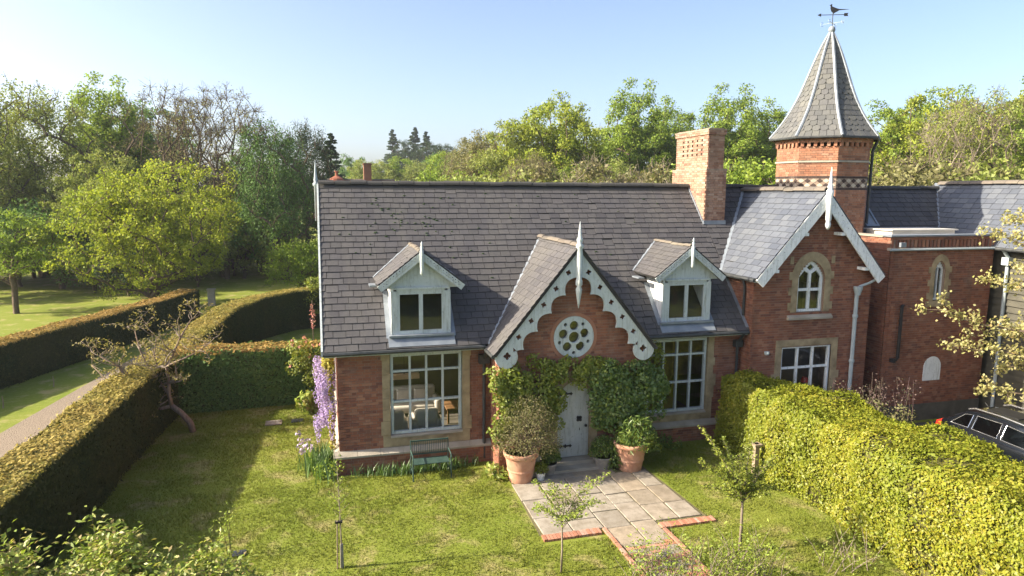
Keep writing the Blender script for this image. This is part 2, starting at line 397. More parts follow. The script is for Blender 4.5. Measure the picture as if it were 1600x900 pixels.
M['hedgecore'] = mat_simple('hedge_core', (.05, .048, .014), (.09, .085, .022), 9, .95, .6)
M['l_wist'] = mat_leaf('wisteria_leaf', [(.32, .3, .04), (.4, .34, .06), (.24, .25, .03), (.36, .25, .07)], .4)
M['pink'] = mat_leaf('pink_flower', [(.6, .24, .24), (.66, .34, .3), (.5, .16, .18), (.7, .48, .4)], .3)
M['lilac'] = mat_leaf('lilac_flower', [(.42, .34, .5), (.5, .42, .58), (.36, .27, .44)], .3)
M['l_blade'] = mat_leaf('leaf_blade', [(.09, .17, .04), (.13, .22, .06), (.15, .24, .1), (.08, .14, .035)], .35, .4, .04)
M['l_stalk'] = mat_leaf('leaf_stalk', [(0.098, 0.060, 0.063), (0.140, 0.102, 0.084), (0.070, 0.076, 0.035)], .2)

def lawn_color(t):
    pos = t.coord('Pos')
    a = t.noise(.35, 5, .6, pos); b = t.noise(2.6, 6, .7, pos); c = t.noise(1.05, 6, .68, pos, .4); d = t.noise(22, 3, .6, pos)
    col = t.ramp(a, [(.3, (.125, .165, .021)), (.52, (.16, .19, .028)), (.75, (.2, .21, .04))])
    col = t.mix(t.ramp(b, [(.4, (0, 0, 0)), (.68, (.5,)*3)]), col, (.125, .17, .02))
    col = t.mix(t.ramp(c, [(.52, (0, 0, 0)), (.66, (.7,)*3)]), col, (.34, .275, .14))
    e = t.noise(7, 5, .7, pos)
    col = t.mix(t.ramp(e, [(.45, (0, 0, 0)), (.7, (.4,)*3)]), col, (.24, .25, .07))
    col = t.mix(t.ramp(d, [(.35, (0, 0, 0)), (.8, (.25,)*3)]), col, (.1, .135, .02))
    return col, d
t = NT('lawn'); col, d = lawn_color(t); M['lawn'] = t.pbr(col, .95, 0, t.bump(d, .5, .02), .1)
t = NT('grass_blade'); col, d = lawn_color(t)
r = t.island(); col = t.mix(t.ramp(r, [(0, (.0,)*3), (1, (.5,)*3)]), col, (.2, .21, .04))
di = t.n('ShaderNodeBsdfDiffuse'); tr = t.n('ShaderNodeBsdfTranslucent'); t.l(col, di.inputs[0]); t.l(col, tr.inputs[0])
mx = t.n('ShaderNodeMixShader'); mx.inputs[0].default_value = .35; t.l(di.outputs[0], mx.inputs[1]); t.l(tr.outputs[0], mx.inputs[2]); t.l(mx.outputs[0], t.out.inputs[0]); M['blade'] = t.m
t = NT('gravel'); v = t.n('ShaderNodeTexVoronoi'); v.inputs['Scale'].default_value = 30; t.l(t.coord('Pos'), v.inputs['Vector'])
g2 = t.noise(1.1, 5, .6, t.coord('Pos')); col = t.ramp(v.outputs['Distance'], [(.0, (.34, .28, .22)), (.6, (.2, .16, .12))])
col = t.mix(t.ramp(g2, [(.4, (0,)*3), (.7, (.5,)*3)]), col, (.24, .2, .15)); M['gravel'] = t.pbr(col, .95, 0, t.bump(v.outputs['Distance'], .8, .02), .1)
t = NT('paving'); r = t.island(); pos = t.coord('Pos')
col = t.ramp(r, [(0, (.25, .21, .16)), (.35, (.31, .28, .235)), (.6, (.235, .21, .175)), (.8, (.32, .26, .19)), (1, (.29, .265, .23))])
f = t.noise(3.5, 7, .7, pos); col = t.mix(t.ramp(f, [(.4, (0,)*3), (.66, (.7,)*3)]), col, (.15, .125, .09)); f3 = t.noise(11, 6, .75, pos); col = t.mix(t.ramp(f3, [(.55, (0,)*3), (.7, (.5,)*3)]), col, (.11, .1, .06))
f2 = t.noise(30, 4, .6, pos); M['paving'] = t.pbr(col, .9, 0, t.bump(f2, .4, .01), .2)
# ------------------------------------------------------------------ brickwork and slating
CO = 0.075
def brick_wall(bm, back, P0, u, n, z0, z1, span, openings=(), thick=.24, proud=.012, head=False, skipback=False):
    """bricks on the plane through P0 with horizontal axis u and outward normal n; span(z) -> [(a, b)]"""
    P0, u, n = Vector(P0), Vector(u), Vector(n); z = z0; row = 0; Zu = Vector((0, 0, 1))
    while z < z1-.01:
        hgt = min(CO, z1-z); zc = z+hgt/2
        iv = list(span(zc))
        for op in openings:
            if callable(op): cut = op(zc)
            else: cut = (op[0], op[1]) if op[2] < zc < op[3] else None
            if cut is None: continue
            nv = []
            for a, b in iv:
                if cut[1] <= a or cut[0] >= b: nv.append((a, b)); continue
                if cut[0]-a > .02: nv.append((a, cut[0]))
                if b-cut[1] > .02: nv.append((cut[1], b))
            iv = nv
        for a, b in iv:
            if not skipback: back.obox(P0+u*a+Zu*z-n*thick, u*(b-a), n*thick, Zu*hgt)
            x = math.floor(a/.335)*.335+(.1675 if row % 2 else 0)-.335; k = 0
            while x < b:
                ln = .215 if k % 2 == 0 else .1025
                q0, q1 = max(x, a), min(x+ln, b)
                if q1-q0 > .025:
                    pr = proud*random.uniform(.75, 1.15)
                    o = P0+u*q0+Zu*(z+.006); A, B, Cc = u*(q1-q0), Zu*(hgt-.011), n*pr
                    p = [o, o+A, o+A+B, o+B, o+Cc, o+A+Cc, o+A+B+Cc, o+B+Cc]
                    f = [(4,5,6,7),(0,1,5,4),(1,2,6,5),(2,3,7,6),(3,0,4,7)]
                    if A.cross(B).dot(Cc) < 0: f = [t_[::-1] for t_ in f]
                    bm.add(p, f)
                x += ln+.0175/1.0 if k % 2 else ln+.0; x += .0 if k % 2 else .0
                x += .01 if k % 2 == 0 else -.0075
                k += 1
        z += CO; row += 1

def slate_cells(S, span, gauge, width, jit=.0):
    """courses of slates between s = 0 and S: (u0, u1, s0)"""
    out = []; s = 0.0; row = 0
    while s < S-.04:
        g = min(gauge, S-s)
        for a, b in span(s+g*.5):
            off = (row % 2)*width/2+random.uniform(-.05, .05)*width
            x = a-off
            while x < b:
                w_ = width*random.uniform(.86, 1.14)
                q0, q1 = max(x, a), min(x+w_, b)
                if q1-q0 > .05: out.append((q0, q1, s, g))
                x += w_
        s += gauge; row += 1
    return out

def slate_base():
    m_ = MB().add([(-.5,0,.014),(.5,0,.014),(.5,1,.0),(-.5,1,.0),(-.5,0,.03),(.5,0,.03),(.5,1,.009),(-.5,1,.009)],
                  [(0,3,2,1),(4,5,6,7),(0,1,5,4),(1,2,6,5),(2,3,7,6),(3,0,4,7)])
    return m_.mesh('slate')
SLATE_ME = {}
def slates(cells, O, u, sdir, parent, mat, single=300, name='slate', lap=1.12, missing=0.0, key=None):
    """the first `single` cells as objects of their own that share a mesh, the rest as one mesh"""
    O, u, sdir = Vector(O), Vector(u).normalized(), Vector(sdir).normalized(); n = u.cross(sdir).normalized()
    if n.z < 0: n = -n
    if mat not in SLATE_ME:
        me = slate_base(); me.materials.append(M[mat]); SLATE_ME[mat] = me
    me = SLATE_ME[mat]; rest = MB()
    base = [v.co.copy() for v in me.vertices]; faces = [tuple(p.vertices) for p in me.polygons]
    cells = sorted(cells, key=key) if key else cells
    for i, (q0, q1, s, g) in enumerate(cells):
        if random.random() < missing: continue
        wd = q1-q0-.013; rot = random.gauss(0, .009)*(4 if random.random() < .012 else 1)
        uu = (u*math.cos(rot)+sdir*math.sin(rot)); ss = (sdir*math.cos(rot)-u*math.sin(rot))
        c = O+u*((q0+q1)/2)+sdir*(s+random.uniform(-.009, .009)-(random.uniform(.02, .07) if random.random() < .012 else 0))+n*random.uniform(0, .004)
        mw = Matrix((uu*wd, ss*(g*lap), n)).transposed().to_4x4(); mw.translation = c
        if i < single:
            ob = bpy.data.objects.new(name, me); COL.objects.link(ob); ob.parent = parent
            ob.matrix_basis = mw
        else:
            rest.add([mw @ v for v in base], faces)
    if rest.v: rest.build('slates', M[mat], parent, kind='stuff')

def ridge_tiles(p, q, parent, mat, ln=.46, r=.13, name='ridge_tile', lift=.0):
    p, q = Vector(p), Vector(q); L = (q-p).length; d = (q-p)/L; n = max(1, round(L/ln)); ln = L/n
    key = ('ridge', mat, round(r, 3))
    if key not in SLATE_ME:
        b = MB(); pr = []
        for k in range(7):
            a = math.pi*(k/6); pr.append((math.cos(a)*r, math.sin(a)*r*.75-r*.35))
        for yy in (0.0, 1.0):
            for x_, z_ in pr: b.v.append((x_, yy, z_))
            for x_, z_ in pr: b.v.append((x_*.82, yy, z_*.82-.012))
        for k in range(6):
            b.f += [(k, k+14, k+15, k+1), (k+7, k+8, k+22, k+21), (k, k+1, k+8, k+7), (k+14, k+21, k+22, k+15)]
        me = b.mesh('ridge_tile'); me.materials.append(M[mat]); SLATE_ME[key] = me
    me = SLATE_ME[key]; side = d.cross(Vector((0, 0, 1))).normalized(); upv = side.cross(d)
    for i in range(n):
        ob = bpy.data.objects.new(name, me); COL.objects.link(ob); ob.parent = parent
        mw = Matrix((side, d*(ln-.012), upv)).transposed().to_4x4(); mw.translation = p+d*(ln*i)+upv*(lift+random.uniform(-.012, .016))
        ob.matrix_basis = mw

def arch(half, spring, apex, n=8, base=0.0):
    """pointed arch outline (counter-clockwise, 2-D) from (-half, base) up to the apex"""
    h = apex-spring; Rr = (half*half+h*h)/(2*half); pts = [(-half, base), (half, base)]
    a1 = math.asin(min(1, h/Rr))
    for k in range(n+1):
        a = a1*k/n; pts.append((half-Rr+Rr*math.cos(a), spring+Rr*math.sin(a)))
    for k in range(n-1, -1, -1):
        a = a1*k/n; pts.append((-(half-Rr+Rr*math.cos(a)), spring+Rr*math.sin(a)))
    return pts
def circ(cx, cy, r, n=16, ph=0): return [(cx+r*math.cos(ph+2*math.pi*k/n), cy+r*math.sin(ph+2*math.pi*k/n)) for k in range(n)]
def quatre(cx, cy, r, rot=0.0, n=24):
    """four-lobed hole"""
    return [(cx+(r*(.62+.42*abs(math.cos(2*(a)))))*math.cos(a+rot), cy+(r*(.62+.42*abs(math.cos(2*a))))*math.sin(a+rot)) for a in [2*math.pi*k/n for k in range(n)]]

def window_grid(parent, name, x0, x1, z0, z1, y, cols, zs, mat, fw_=.06, dep=.09, bar=.045, label=None, n=(0, -1, 0), u=(1, 0, 0), P0=None):
    """mullioned window in the plane y (facing -Y): frame part, each pane a sub-part"""
    b = MB(); Wd = x1-x0
    b.box(x0, x0+fw_, y-dep/2, y+dep/2, z0, z1); b.box(x1-fw_, x1, y-dep/2, y+dep/2, z0, z1)
    b.box(x0+fw_, x1-fw_, y-dep/2, y+dep/2, z1-fw_, z1); b.box(x0+fw_, x1-fw_, y-dep/2-.01, y+dep/2, z0, z0+fw_)
    cw = (Wd-2*fw_)/cols; edges = [z0+fw_]+list(zs)+[z1-fw_]
    for k in range(1, cols):
        xc = x0+fw_+cw*k; b.box(xc-bar/2, xc+bar/2, y-dep/2+.004, y+dep/2-.004, z0+fw_, z1-fw_)
    for zz in zs:
        for k in range(cols):
            b.box(x0+fw_+cw*k+(bar/2 if k else 0), x0+fw_+cw*(k+1)-(bar/2 if k < cols-1 else 0), y-dep/2+.007, y+dep/2-.007, zz-bar/2, zz+bar/2)
    w = b.build(name, mat, parent)
    for k in range(cols):
        for i in range(len(edges)-1):
            g = MB(); gx0 = x0+fw_+cw*k+(bar/2 if k else 0); gx1 = x0+fw_+cw*(k+1)-(bar/2 if k < cols-1 else 0)
            gz0 = edges[i]+(bar/2 if i else 0); gz1 = edges[i+1]-(bar/2 if i < len(edges)-2 else 0)
            ty = random.uniform(-.003, .003); tz = random.uniform(-.003, .003)
            g.add([(gx0, y+ty, gz0), (gx1, y-ty, gz0), (gx1, y-ty+tz, gz1), (gx0, y+ty+tz, gz1)], [(0, 1, 2, 3)])
            g.build('pane', M['glass'], w)
    return w
# ------------------------------------------------------------------ ground, path, drive, paving
g = MB().add([(-2500, -2500, 0), (2500, -2500, 0), (2500, 2500, 0), (-2500, 2500, 0)], [(0, 1, 2, 3)])
tag(g.build('lawn', M['lawn']), 'mown lawn with straw-coloured dry patches around the house', 'lawn', kind='structure')

def ribbon(name, left, right, z, mat):
    b = MB(); n = len(left)
    b.add([(x, y, z) for x, y in left]+[(x, y, z) for x, y in right], [(i, n+i, n+i+1, i+1) for i in range(n-1)])
    return b.build(name, mat)
L_ = [(-11.2, 8), (-10.6, 16), (-9.95, 21), (-9.35, 25), (-8.75, 29), (-7.95, 34), (-6.7, 40), (-5.0, 47)]
R_ = [(x+1.75, y) for x, y in L_]
tag(ribbon('gravel_path', L_, R_, .006, M['gravel']), 'pale gravel path between the clipped yew hedges', 'path', kind='structure')
d = ribbon('driveway', [(13.7, 5), (13.6, 17.05)], [(30, 5), (30, 17.05)], .006, M['tarmac'])
tag(d, 'dark driveway beside the brick annexe where the car stands', 'driveway', kind='structure')

# paving: individual flags in front of the door, brick edging, a path of setts towards the camera
pb = MB().add([(4.28, 13.15, .004), (8.3, 13.0, .004), (8.12, 16.3, .004), (4.4, 16.3, .004)], [(0, 1, 2, 3)])
pb.add([(5.72, 9.6, .005), (6.95, 9.6, .005), (6.95, 13.1, .005), (5.72, 13.1, .005)], [(0, 1, 2, 3)])
pav = tag(pb.build('paving', M['joint']), 'stone flag paving with brick edging before the front door', 'paving', kind='structure')
def flag(x0, x1, y0, y1, z=.03, name='paving_stone', mat='paving', ch=.012):
    b = MB(); j = lambda: random.uniform(-.012, .012); zt = z+random.uniform(-.005, .005)
    p = [(x0+j(), y0+j()), (x1+j(), y0+j()), (x1+j(), y1+j()), (x0+j(), y1+j())]; cx, cy = (x0+x1)/2, (y0+y1)/2
    q = [(cx+(x-cx)*(1-ch/abs(x-cx)), cy+(y-cy)*(1-ch/abs(y-cy))) for x, y in p]
    b.add([(x, y, .006) for x, y in p]+[(x, y, zt-.008) for x, y in p]+[(x, y, zt) for x, y in q],
          [(0,1,5,4),(1,2,6,5),(2,3,7,6),(3,0,4,7),(4,5,9,8),(5,6,10,9),(6,7,11,10),(7,4,8,11),(8,9,10,11)])
    return b.build(name, M[mat], pav)
cols = [(4.36, 5.05), (5.05, 5.78), (5.78, 6.42), (6.42, 7.0), (7.0, 7.62), (7.62, 8.2)]
for ci, (a, b_) in enumerate(cols):
    y = 13.12 if ci in (0, 1, 4, 5) else 12.3
    a2 = a+(.0 if ci else 0.0)
    while y < 15.72:
        h = random.choice((.5, .62, .78, .92))
        y1 = min(y+h, 15.8)
        if 15.8-y1 < .3: y1 = 15.8
        sh = (y-13)*.06 if ci == 5 else 0
        flag(a2+.015, b_-.015-sh, y+.015, y1-.015)
        y = y1
flag(5.0, 6.1, 15.82, 16.2, .03); flag(6.12, 7.2, 15.82, 16.2, .03)
# edging bricks (soldier course, on edge)
def edge_brick(x, y, ang, ln=.22, wd=.066):
    b = MB(); c, s_ = math.cos(ang), math.sin(ang); t_ = random.uniform(-.008, .008)
    b.obox((x, y, -.05), (c*wd, s_*wd, 0), (-s_*ln, c*ln, 0), (0, 0, .105+t_)); return b.build('edging_brick', M['edging'], pav)
x = 4.3
while x < 5.6: edge_brick(x, 12.88, -.02); x += .078
x = 7.02
while x < 8.33: edge_brick(x, 12.76, -.015); x += .078
for k in range(18):
    edge_brick(5.78-k*.0, 12.86-k*.225, math.pi/2, .075, .215)
for k in range(18):
    edge_brick(7.07, 12.75-k*.225, math.pi/2, .075, .215)
# brick setts of the path running out of the picture
for r_ in range(20):
    for c_ in range(5):
        x0 = 5.86+c_*.222+(.0 if r_ % 2 else .0); y0 = 12.2-r_*.115
        b = MB(); b.box(x0, x0+.21, y0, y0+.104, .008, .032+random.uniform(-.004, .004)); b.build('sett', M['edging'] if random.random() < .45 else M['paving'], pav)

# stone covers let into the lawn
for (x, y, w_, h_, lab, mt) in ((-1.98, 21.9, .5, .42, 'pale square stone cover set in the lawn by the hedge', 'paving'),
                                (-1.2, 22.0, .36, .3, 'small dark grate cover set in the lawn beside the pale stone cover', 'gutter'),
                                (-2.0, 13.9, .26, .22, 'dark square cover in the lawn behind the bottom bush', 'gutter')):
    b = MB(); b.box(x, x+w_, y, y+h_, 0.004, .03); 
    for k in range(3): b.box(x+.05+k*(w_-.1)/3, x+.05+k*(w_-.1)/3+(w_-.1)/3-.02, y+.04, y+h_-.04, .031, .037)
    tag(b.build('ground_cover', M[mt]), lab, 'drain cover')

# distant rising ground behind the trees
nx, ny = 60, 14; V = []; F = []
for j in range(ny):
    for i in range(nx):
        az = R(-40+110*i/(nx-1)); D = 170+j*30
        h = 9*math.sin(math.pi*min(1, j/(ny-1)*1.15)/2)**2*(1+.35*math.sin(i*.35+1))*(1-.35*math.cos((i-25)*.09))
        V.append((D*math.sin(az), D*math.cos(az), h-.4))
for j in range(ny-1):
    for i in range(nx-1): F.append((j*nx+i, j*nx+i+1, (j+1)*nx+i+1, (j+1)*nx+i))
tag(MB().add(V, F).build('hill', M['lawn'], smooth=True), 'low wooded rise on the skyline behind the house', 'hill', kind='structure')

# short grass blades on the lawn in front of the house
def in_house(x, y): return ((x > 0) & (y > 17.4)) | ((x > 4) & (x < 8.6) & (y > 16.5))
n = 340000
X = rng.uniform(-5.3, 11.2, n); Y = 6.0+(24.0-6.0)*rng.uniform(0, 1, n)**1.25
keep = ~in_house(X, Y) & ~((X > 4.28) & (X < 8.25) & (Y > 12.76)) & ~((X > 5.7) & (X < 7.1) & (Y < 13)) & ~((X > 0.0) & (Y > 17.3))
X, Y = X[keep], Y[keep]; n = len(X)
tuft = fnoise(np.stack([X, Y, X*0], 1), .5)
hh = rng.uniform(.025, .065, n)*np.clip(1+.4*tuft, .6, 1.5); ang = rng.uniform(0, 6.28, n); ln = rng.normal(0, .55, (n, 2))
B0 = np.stack([X, Y, np.full(n, -.004)], 1); wv = np.stack([np.cos(ang), np.sin(ang), 0*ang], 1)*rng.uniform(.006, .013, n)[:, None]
T = B0+np.stack([ln[:, 0]*hh, ln[:, 1]*hh, hh], 1)
V = np.stack([B0-wv, B0+wv, T], 1).reshape(-1, 3)
tag(quick('grass', V, np.arange(3*n).reshape(n, 3), M['blade']), 'short mown grass blades of the front lawn', 'grass', kind='stuff')
# ------------------------------------------------------------------ the main house
SL = math.tan(R(47.5)); EY, EZ = 17.17, 3.35; RY = EY+4.2/SL; RZ = EZ+4.2       # eaves and ridge of the main roof
def roof_z(y): return EZ+(y-EY)*SL
WY = 17.57                                                                       # front wall plane
PX, PRZ, PSL = 6.27, 6.0, 1.23                                                   # porch ridge
PY = 16.6; PB = 16.35
DORM = [(2.36, 17.42), (10.02, 17.42)]; DZ, DSL = 5.85, .78                      # dormers
GX, GRZ, GSL, GY = 14.07, 7.45, 1.14, 17.1                                       # gabled wing

house = thing('brick_house', 'long red brick house with old grey slate roof, two dormers and ornate central gable', 'house', (6, 21, 0))
bk = MB(); back = MB()
winL = (1.56, 3.45, .95, 3.12); winR = (8.95, 10.86, .9, 3.1)
# front wall, left gable end, porch front and side returns
def sp_front(z): return [(.22, 4.25), (8.3, 12.0)]
brick_wall(bk, back, (0, WY, 0), (1, 0, 0), (0, -1, 0), .6, 3.38, sp_front, [(1.42, 3.6, .6, 3.22), (8.8, 11.0, .6, 3.22)])
brick_wall(bk, back, (0, WY-.12, 0), (1, 0, 0), (0, -1, 0), 0, .45, lambda z: [(.1, 4.25), (8.3, 12.0)])
def sp_end(z):
    if z < 3.3: return [(WY, 24.4)]
    t_ = (z-3.3)/SL; a, b_ = 17.5+t_-.02, 24.5-t_
    return [(a, b_)] if b_-a > .1 else []
brick_wall(bk, back, (.22, 0, 0), (0, 1, 0), (-1, 0, 0), .6, 7.3, sp_end, [(19.6, 21.6, 1.0, 2.9)])
brick_wall(bk, back, (.1, 0, 0), (0, 1, 0), (-1, 0, 0), 0, .45, lambda z: [(WY-.12, 24.4)])
back.box(.25, 11.9, 24.4, 24.5, 0, 3.4)                                           # rear wall
DX0, DX1 = 5.84, 6.82
door_arch = lambda z: (DX0-.02, DX1+.02) if z < 1.85 else ((6.33-.5*math.sqrt(max(0, 1-((z-1.85)/.52)**2)), 6.33+.5*math.sqrt(max(0, 1-((z-1.85)/.52)**2))) if z < 2.36 else None)
rnd = lambda z: (PX-math.sqrt(max(0, .56**2-(z-3.56)**2)), PX+math.sqrt(max(0, .56**2-(z-3.56)**2))) if abs(z-3.56) < .56 else None
def sp_porch(z):
    if z < 3.2: return [(4.25, 8.3)]
    h = (5.85-z)/PSL; return [(PX-h, PX+h)] if h > .05 else []
brick_wall(bk, back, (0, PY, 0), (1, 0, 0), (0, -1, 0), .0, 5.8, sp_porch, [door_arch, rnd])
brick_wall(bk, back, (4.25, 0, 0), (0, 1, 0), (-1, 0, 0), 0, 3.2, lambda z: [(PY, WY)])
brick_wall(bk, back, (8.3, 0, 0), (0, 1, 0), (1, 0, 0), 0, 3.2, lambda z: [(PY, WY)])
wall = back.build('wall', M['mortar'], house)
bk.build('brickwork', M['brick'], wall, kind='stuff')
# plinth capping (weathered stone slope) and its piers
def plinth(x0, x1, nm='plinth_stone'):
    n = max(1, round((x1-x0)/.6)); d_ = (x1-x0)/n
    for k in range(n):
        a, b_ = x0+k*d_+.003, x0+(k+1)*d_-.003
        MB().add([(a, WY-.16, .45), (b_, WY-.16, .45), (b_, WY+.0, .45), (a, WY+.0, .45), (a, WY-.16, .5), (b_, WY-.16, .5), (b_, WY+.0, .62), (a, WY+.0, .62)],
                 [(0,3,2,1),(4,5,6,7),(0,1,5,4),(1,2,6,5),(2,3,7,6),(3,0,4,7)]).build(nm, M['stone_grey'], wall)
plinth(.06, 4.24); plinth(8.32, 11.98)
MB().add([(.06, WY-.16, .45), (.06, WY-.16, .5), (.22, WY, .62), (.22, WY, .45), (.06, 24.4, .45), (.06, 24.4, .5), (.22, 24.4, .62), (.22, 24.4, .45)],
         [(0,1,2,3),(7,6,5,4),(0,4,5,1),(1,5,6,2)]).build('plinth_stone', M['stone_grey'], wall)
# stone surrounds of the two big windows
def surround(x0, x1, z0, z1, y, parent, wd=.26, top=.12, mat='stone', proud=.03, bh=.3):
    def blk(a, b_, c, d_): MB().box(a, b_, y-proud, y+.14, c, d_).build('surround_stone', M[mat], parent)
    z = z0; k = 0
    while z < z1-.02:
        h = min(bh*random.uniform(.75, 1.35), z1-z); e = random.choice((0, 0, .03, .05, .1))
        blk(x0-wd-e+.0, x0, z+.003, z+h-.003); blk(x1, x1+wd+e, z+.003, z+h-.003); z += h; k += 1
    n = max(1, round((x1-x0+2*wd)/.7)); d_ = (x1-x0+2*wd)/n
    for k in range(n): blk(x0-wd+k*d_+.002, x0-wd+(k+1)*d_-.002, z1+.003, z1+top)
def big_window(win, label):
    x0, x1, z0, z1 = win; zr = z1-z0
    surround(x0-.02, x1+.02, .62, z1+.02, WY, wall, .2, .13)
    n = 4; d_ = (x1-x0+.04)/n
    for k in range(n): MB().box(x0-.02+k*d_+.002, x0-.02+(k+1)*d_-.002, WY-.028, WY+.14, .625, z0-.08).build('surround_stone', M['stone'], wall)
    MB().add([(x0-.02, WY-.06, z0-.08), (x1+.02, WY-.06, z0-.08), (x1+.02, WY+.1, z0-.08), (x0-.02, WY+.1, z0-.08),
              (x0-.02, WY-.06, z0-.04), (x1+.02, WY-.06, z0-.04), (x1+.02, WY+.1, z0+.0), (x0-.02, WY+.1, z0+.0)],
             [(0,3,2,1),(4,5,6,7),(0,1,5,4),(1,2,6,5),(2,3,7,6),(3,0,4,7)]).build('window_sill', M['stone_grey'], wall)
    w = window_grid(house, 'window', x0, x1, z0, z1, WY+.08, 4, [z0+zr*.405, z0+zr*.785], M['paint'], .07, .1, .055)
    w['label'] = label
big_window(winL, 'large mullioned window above the green bench'); big_window(winR, 'large mullioned window right of the porch')
# unseen end-wall window, put in on the sunny side to light the sofas
b = MB()
for yy in (19.6, 20.25, 20.93, 21.54): b.box(.2, .28, yy, yy+.06, 1.0, 2.9)
for zz in (1.0, 1.9, 2.84): b.box(.2, .28, 19.6, 21.6, zz, zz+.06)
b.build('window', M['paint'], house)

# ---- rooms: floor, ceiling, inner walls
rm = MB(); rm.box(.5, 11.7, 17.85, 24.3, .1, .16); rm.box(.5, 11.7, 17.85, 24.3, 3.36, 3.4); rm.box(4.6, 4.7, 17.8, 24.3, .16, 3.36); rm.box(.46, 4.6, 23.0, 23.1, .16, 3.36)
rm.box(8.2, 8.3, 17.8, 24.3, .16, 3.36); rm.box(8.3, 11.9, 21.5, 21.6, .16, 3.36)
rm.build('inner_wall', M['dark'], house)

# ---- main roof
roof = MB()
def slab(b, pts, n, th=.1): # pts 4 corners on top plane
    n = Vector(n).normalized()*th; p = [Vector(q) for q in pts]
    b.add([q-n for q in p]+p, [(3,2,1,0),(4,5,6,7),(0,1,5,4),(1,2,6,5),(2,3,7,6),(3,0,4,7)])
fn = (0, -math.sin(R(47.5)), math.cos(R(47.5)))
slab(roof, [(-.13, EY, EZ), (12.0, EY, EZ), (12.0, RY, RZ), (-.13, RY, RZ)], fn)
slab(roof, [(-.13, RY, RZ), (12.0, RY, RZ), (12.0, 2*RY-EY, EZ), (-.13, 2*RY-EY, EZ)], (0, -fn[1], fn[2]))
roof = roof.build('roof', M['under'], house)
SLEN = math.hypot(RY-EY, RZ-EZ); sdir = ((0, RY-EY, RZ-EZ))
def sp_main(s):
    z = EZ+s*math.sin(R(47.5)); y = EY+s*math.cos(R(47.5)); iv = [(-.17, 12.0)]; cuts = []
    h = (PRZ-z)/PSL
    if h > 0: cuts.append((PX-h, PX+h))
    for dx, dy in DORM:
        if z > roof_z(dy)-.03 and z < DZ:
            cuts.append((dx-min(.78, (DZ-z)/DSL), dx+min(.78, (DZ-z)/DSL)))
    hw = (GRZ-z)/GSL
    if z > 4.95 and GX-hw < 12.0: cuts.append((GX-hw, 13))
    if abs(z-7.0) < .9 : pass
    for c0, c1 in cuts:
        nv = []
        for a, b_ in iv:
            if c1 <= a or c0 >= b_: nv.append((a, b_)); continue
            if c0-a > .03: nv.append((a, c0))
            if b_-c1 > .03: nv.append((c1, b_))
        iv = nv
    return iv
cells = slate_cells(SLEN, sp_main, .205, .31)
slates(cells, (0, EY, EZ), (1, 0, 0), sdir, roof, 'slate', 300)
# slipped corners and moss tufts on the upper left of the roof
ms = MB()
for k in range(110):
    x = 1.2+abs(random.gauss(0, 1.5)); s = random.uniform(2.6, 5.2)
    if random.random() < .2: x = random.uniform(.3, 11.3); s = random.uniform(1.5, 5.4)
    if x > 11.4: continue
    z = EZ+s*math.sin(R(47.5)); y = EY+s*math.cos(R(47.5))
    if abs(x-PX) < (PRZ+.3-z)/PSL or any(abs(x-dx) < 1.1 and z < DZ+.1 for dx, dy in DORM): continue
    c = Vector((x, y, z))+Vector(fn)*.03; w_ = random.uniform(.02, .055)
    ms.add([c+Vector((-w_, 0, -.012)), c+Vector((w_*.8, -.008, -.02)), c+Vector((w_*1.2, 0, .015)), c+Vector((-w_*.4, .01, .022)), c+Vector(fn)*.025],
           [(0,1,4),(1,2,4),(2,3,4),(3,0,4)])
ms.build('moss', M['l_conifer'], roof, kind='stuff')
ridge_tiles((-.13, RY, RZ+.03), (12.0, RY, RZ+.03), roof, 'ridge_dark', .46, .15)
# second low flat band of the ridge (bedding)
b = MB(); b.obox((-.13, RY-.18, RZ-.15), (12.1, 0, 0), (0, .02, .0), (0, .13, .14)); b.build('ridge_bedding', M['ridge_dark'], roof)
# gutter and fascia
def gutter_x(x0, x1, y, z, parent):
    MB().tube([(x0, y, z), (x1, y, z)], .055, 8).build('gutter', M['gutter'], parent)
gutter_x(-.13, 4.0, EY-.03, EZ-.05, house); gutter_x(8.5, 11.95, EY-.03, EZ-.05, house)
MB().box(-.1, 4.2, EY+.04, WY+.05, EZ-.14, EZ-.06).build('soffit', M['paint'], house); MB().box(8.35, 11.98, EY+.04, WY+.05, EZ-.14, EZ-.06).build('soffit', M['paint'], house)
# verge strip at the west gable and its finial
b = MB(); b.obox((-.17, EY-.02, EZ-.1), (.05, 0, 0), Vector(sdir)*1.005, (0, 0, .14)); b.build('verge_board', M['paint'], house)
def finial(prof, c, parent, mat='paint', name='finial', n=10):
    return MB().lathe(prof, c, n).build(name, M[mat], parent, True)
finial([(.05, -1.0), (.05, 0), (.085, .03), (.085, .09), (.045, .12), (.06, .2), (.045, .26), (.02, .6), (.003, .75)], (-.19, RY, RZ-.1), house, 'pipe')
# lead strip down the east abutment
for a, b_ in (((12.0, EY+.35, 0), (12.0, 18.6, 0)),):
    p = Vector((11.9, EY+.05, roof_z(EY+.05)+.02)); q = Vector((11.9, 18.64, roof_z(18.64)+.02))
    MB().obox(p, (.12, 0, 0), q-p, Vector(fn)*.03).build('lead_flashing', M['lead'], roof)

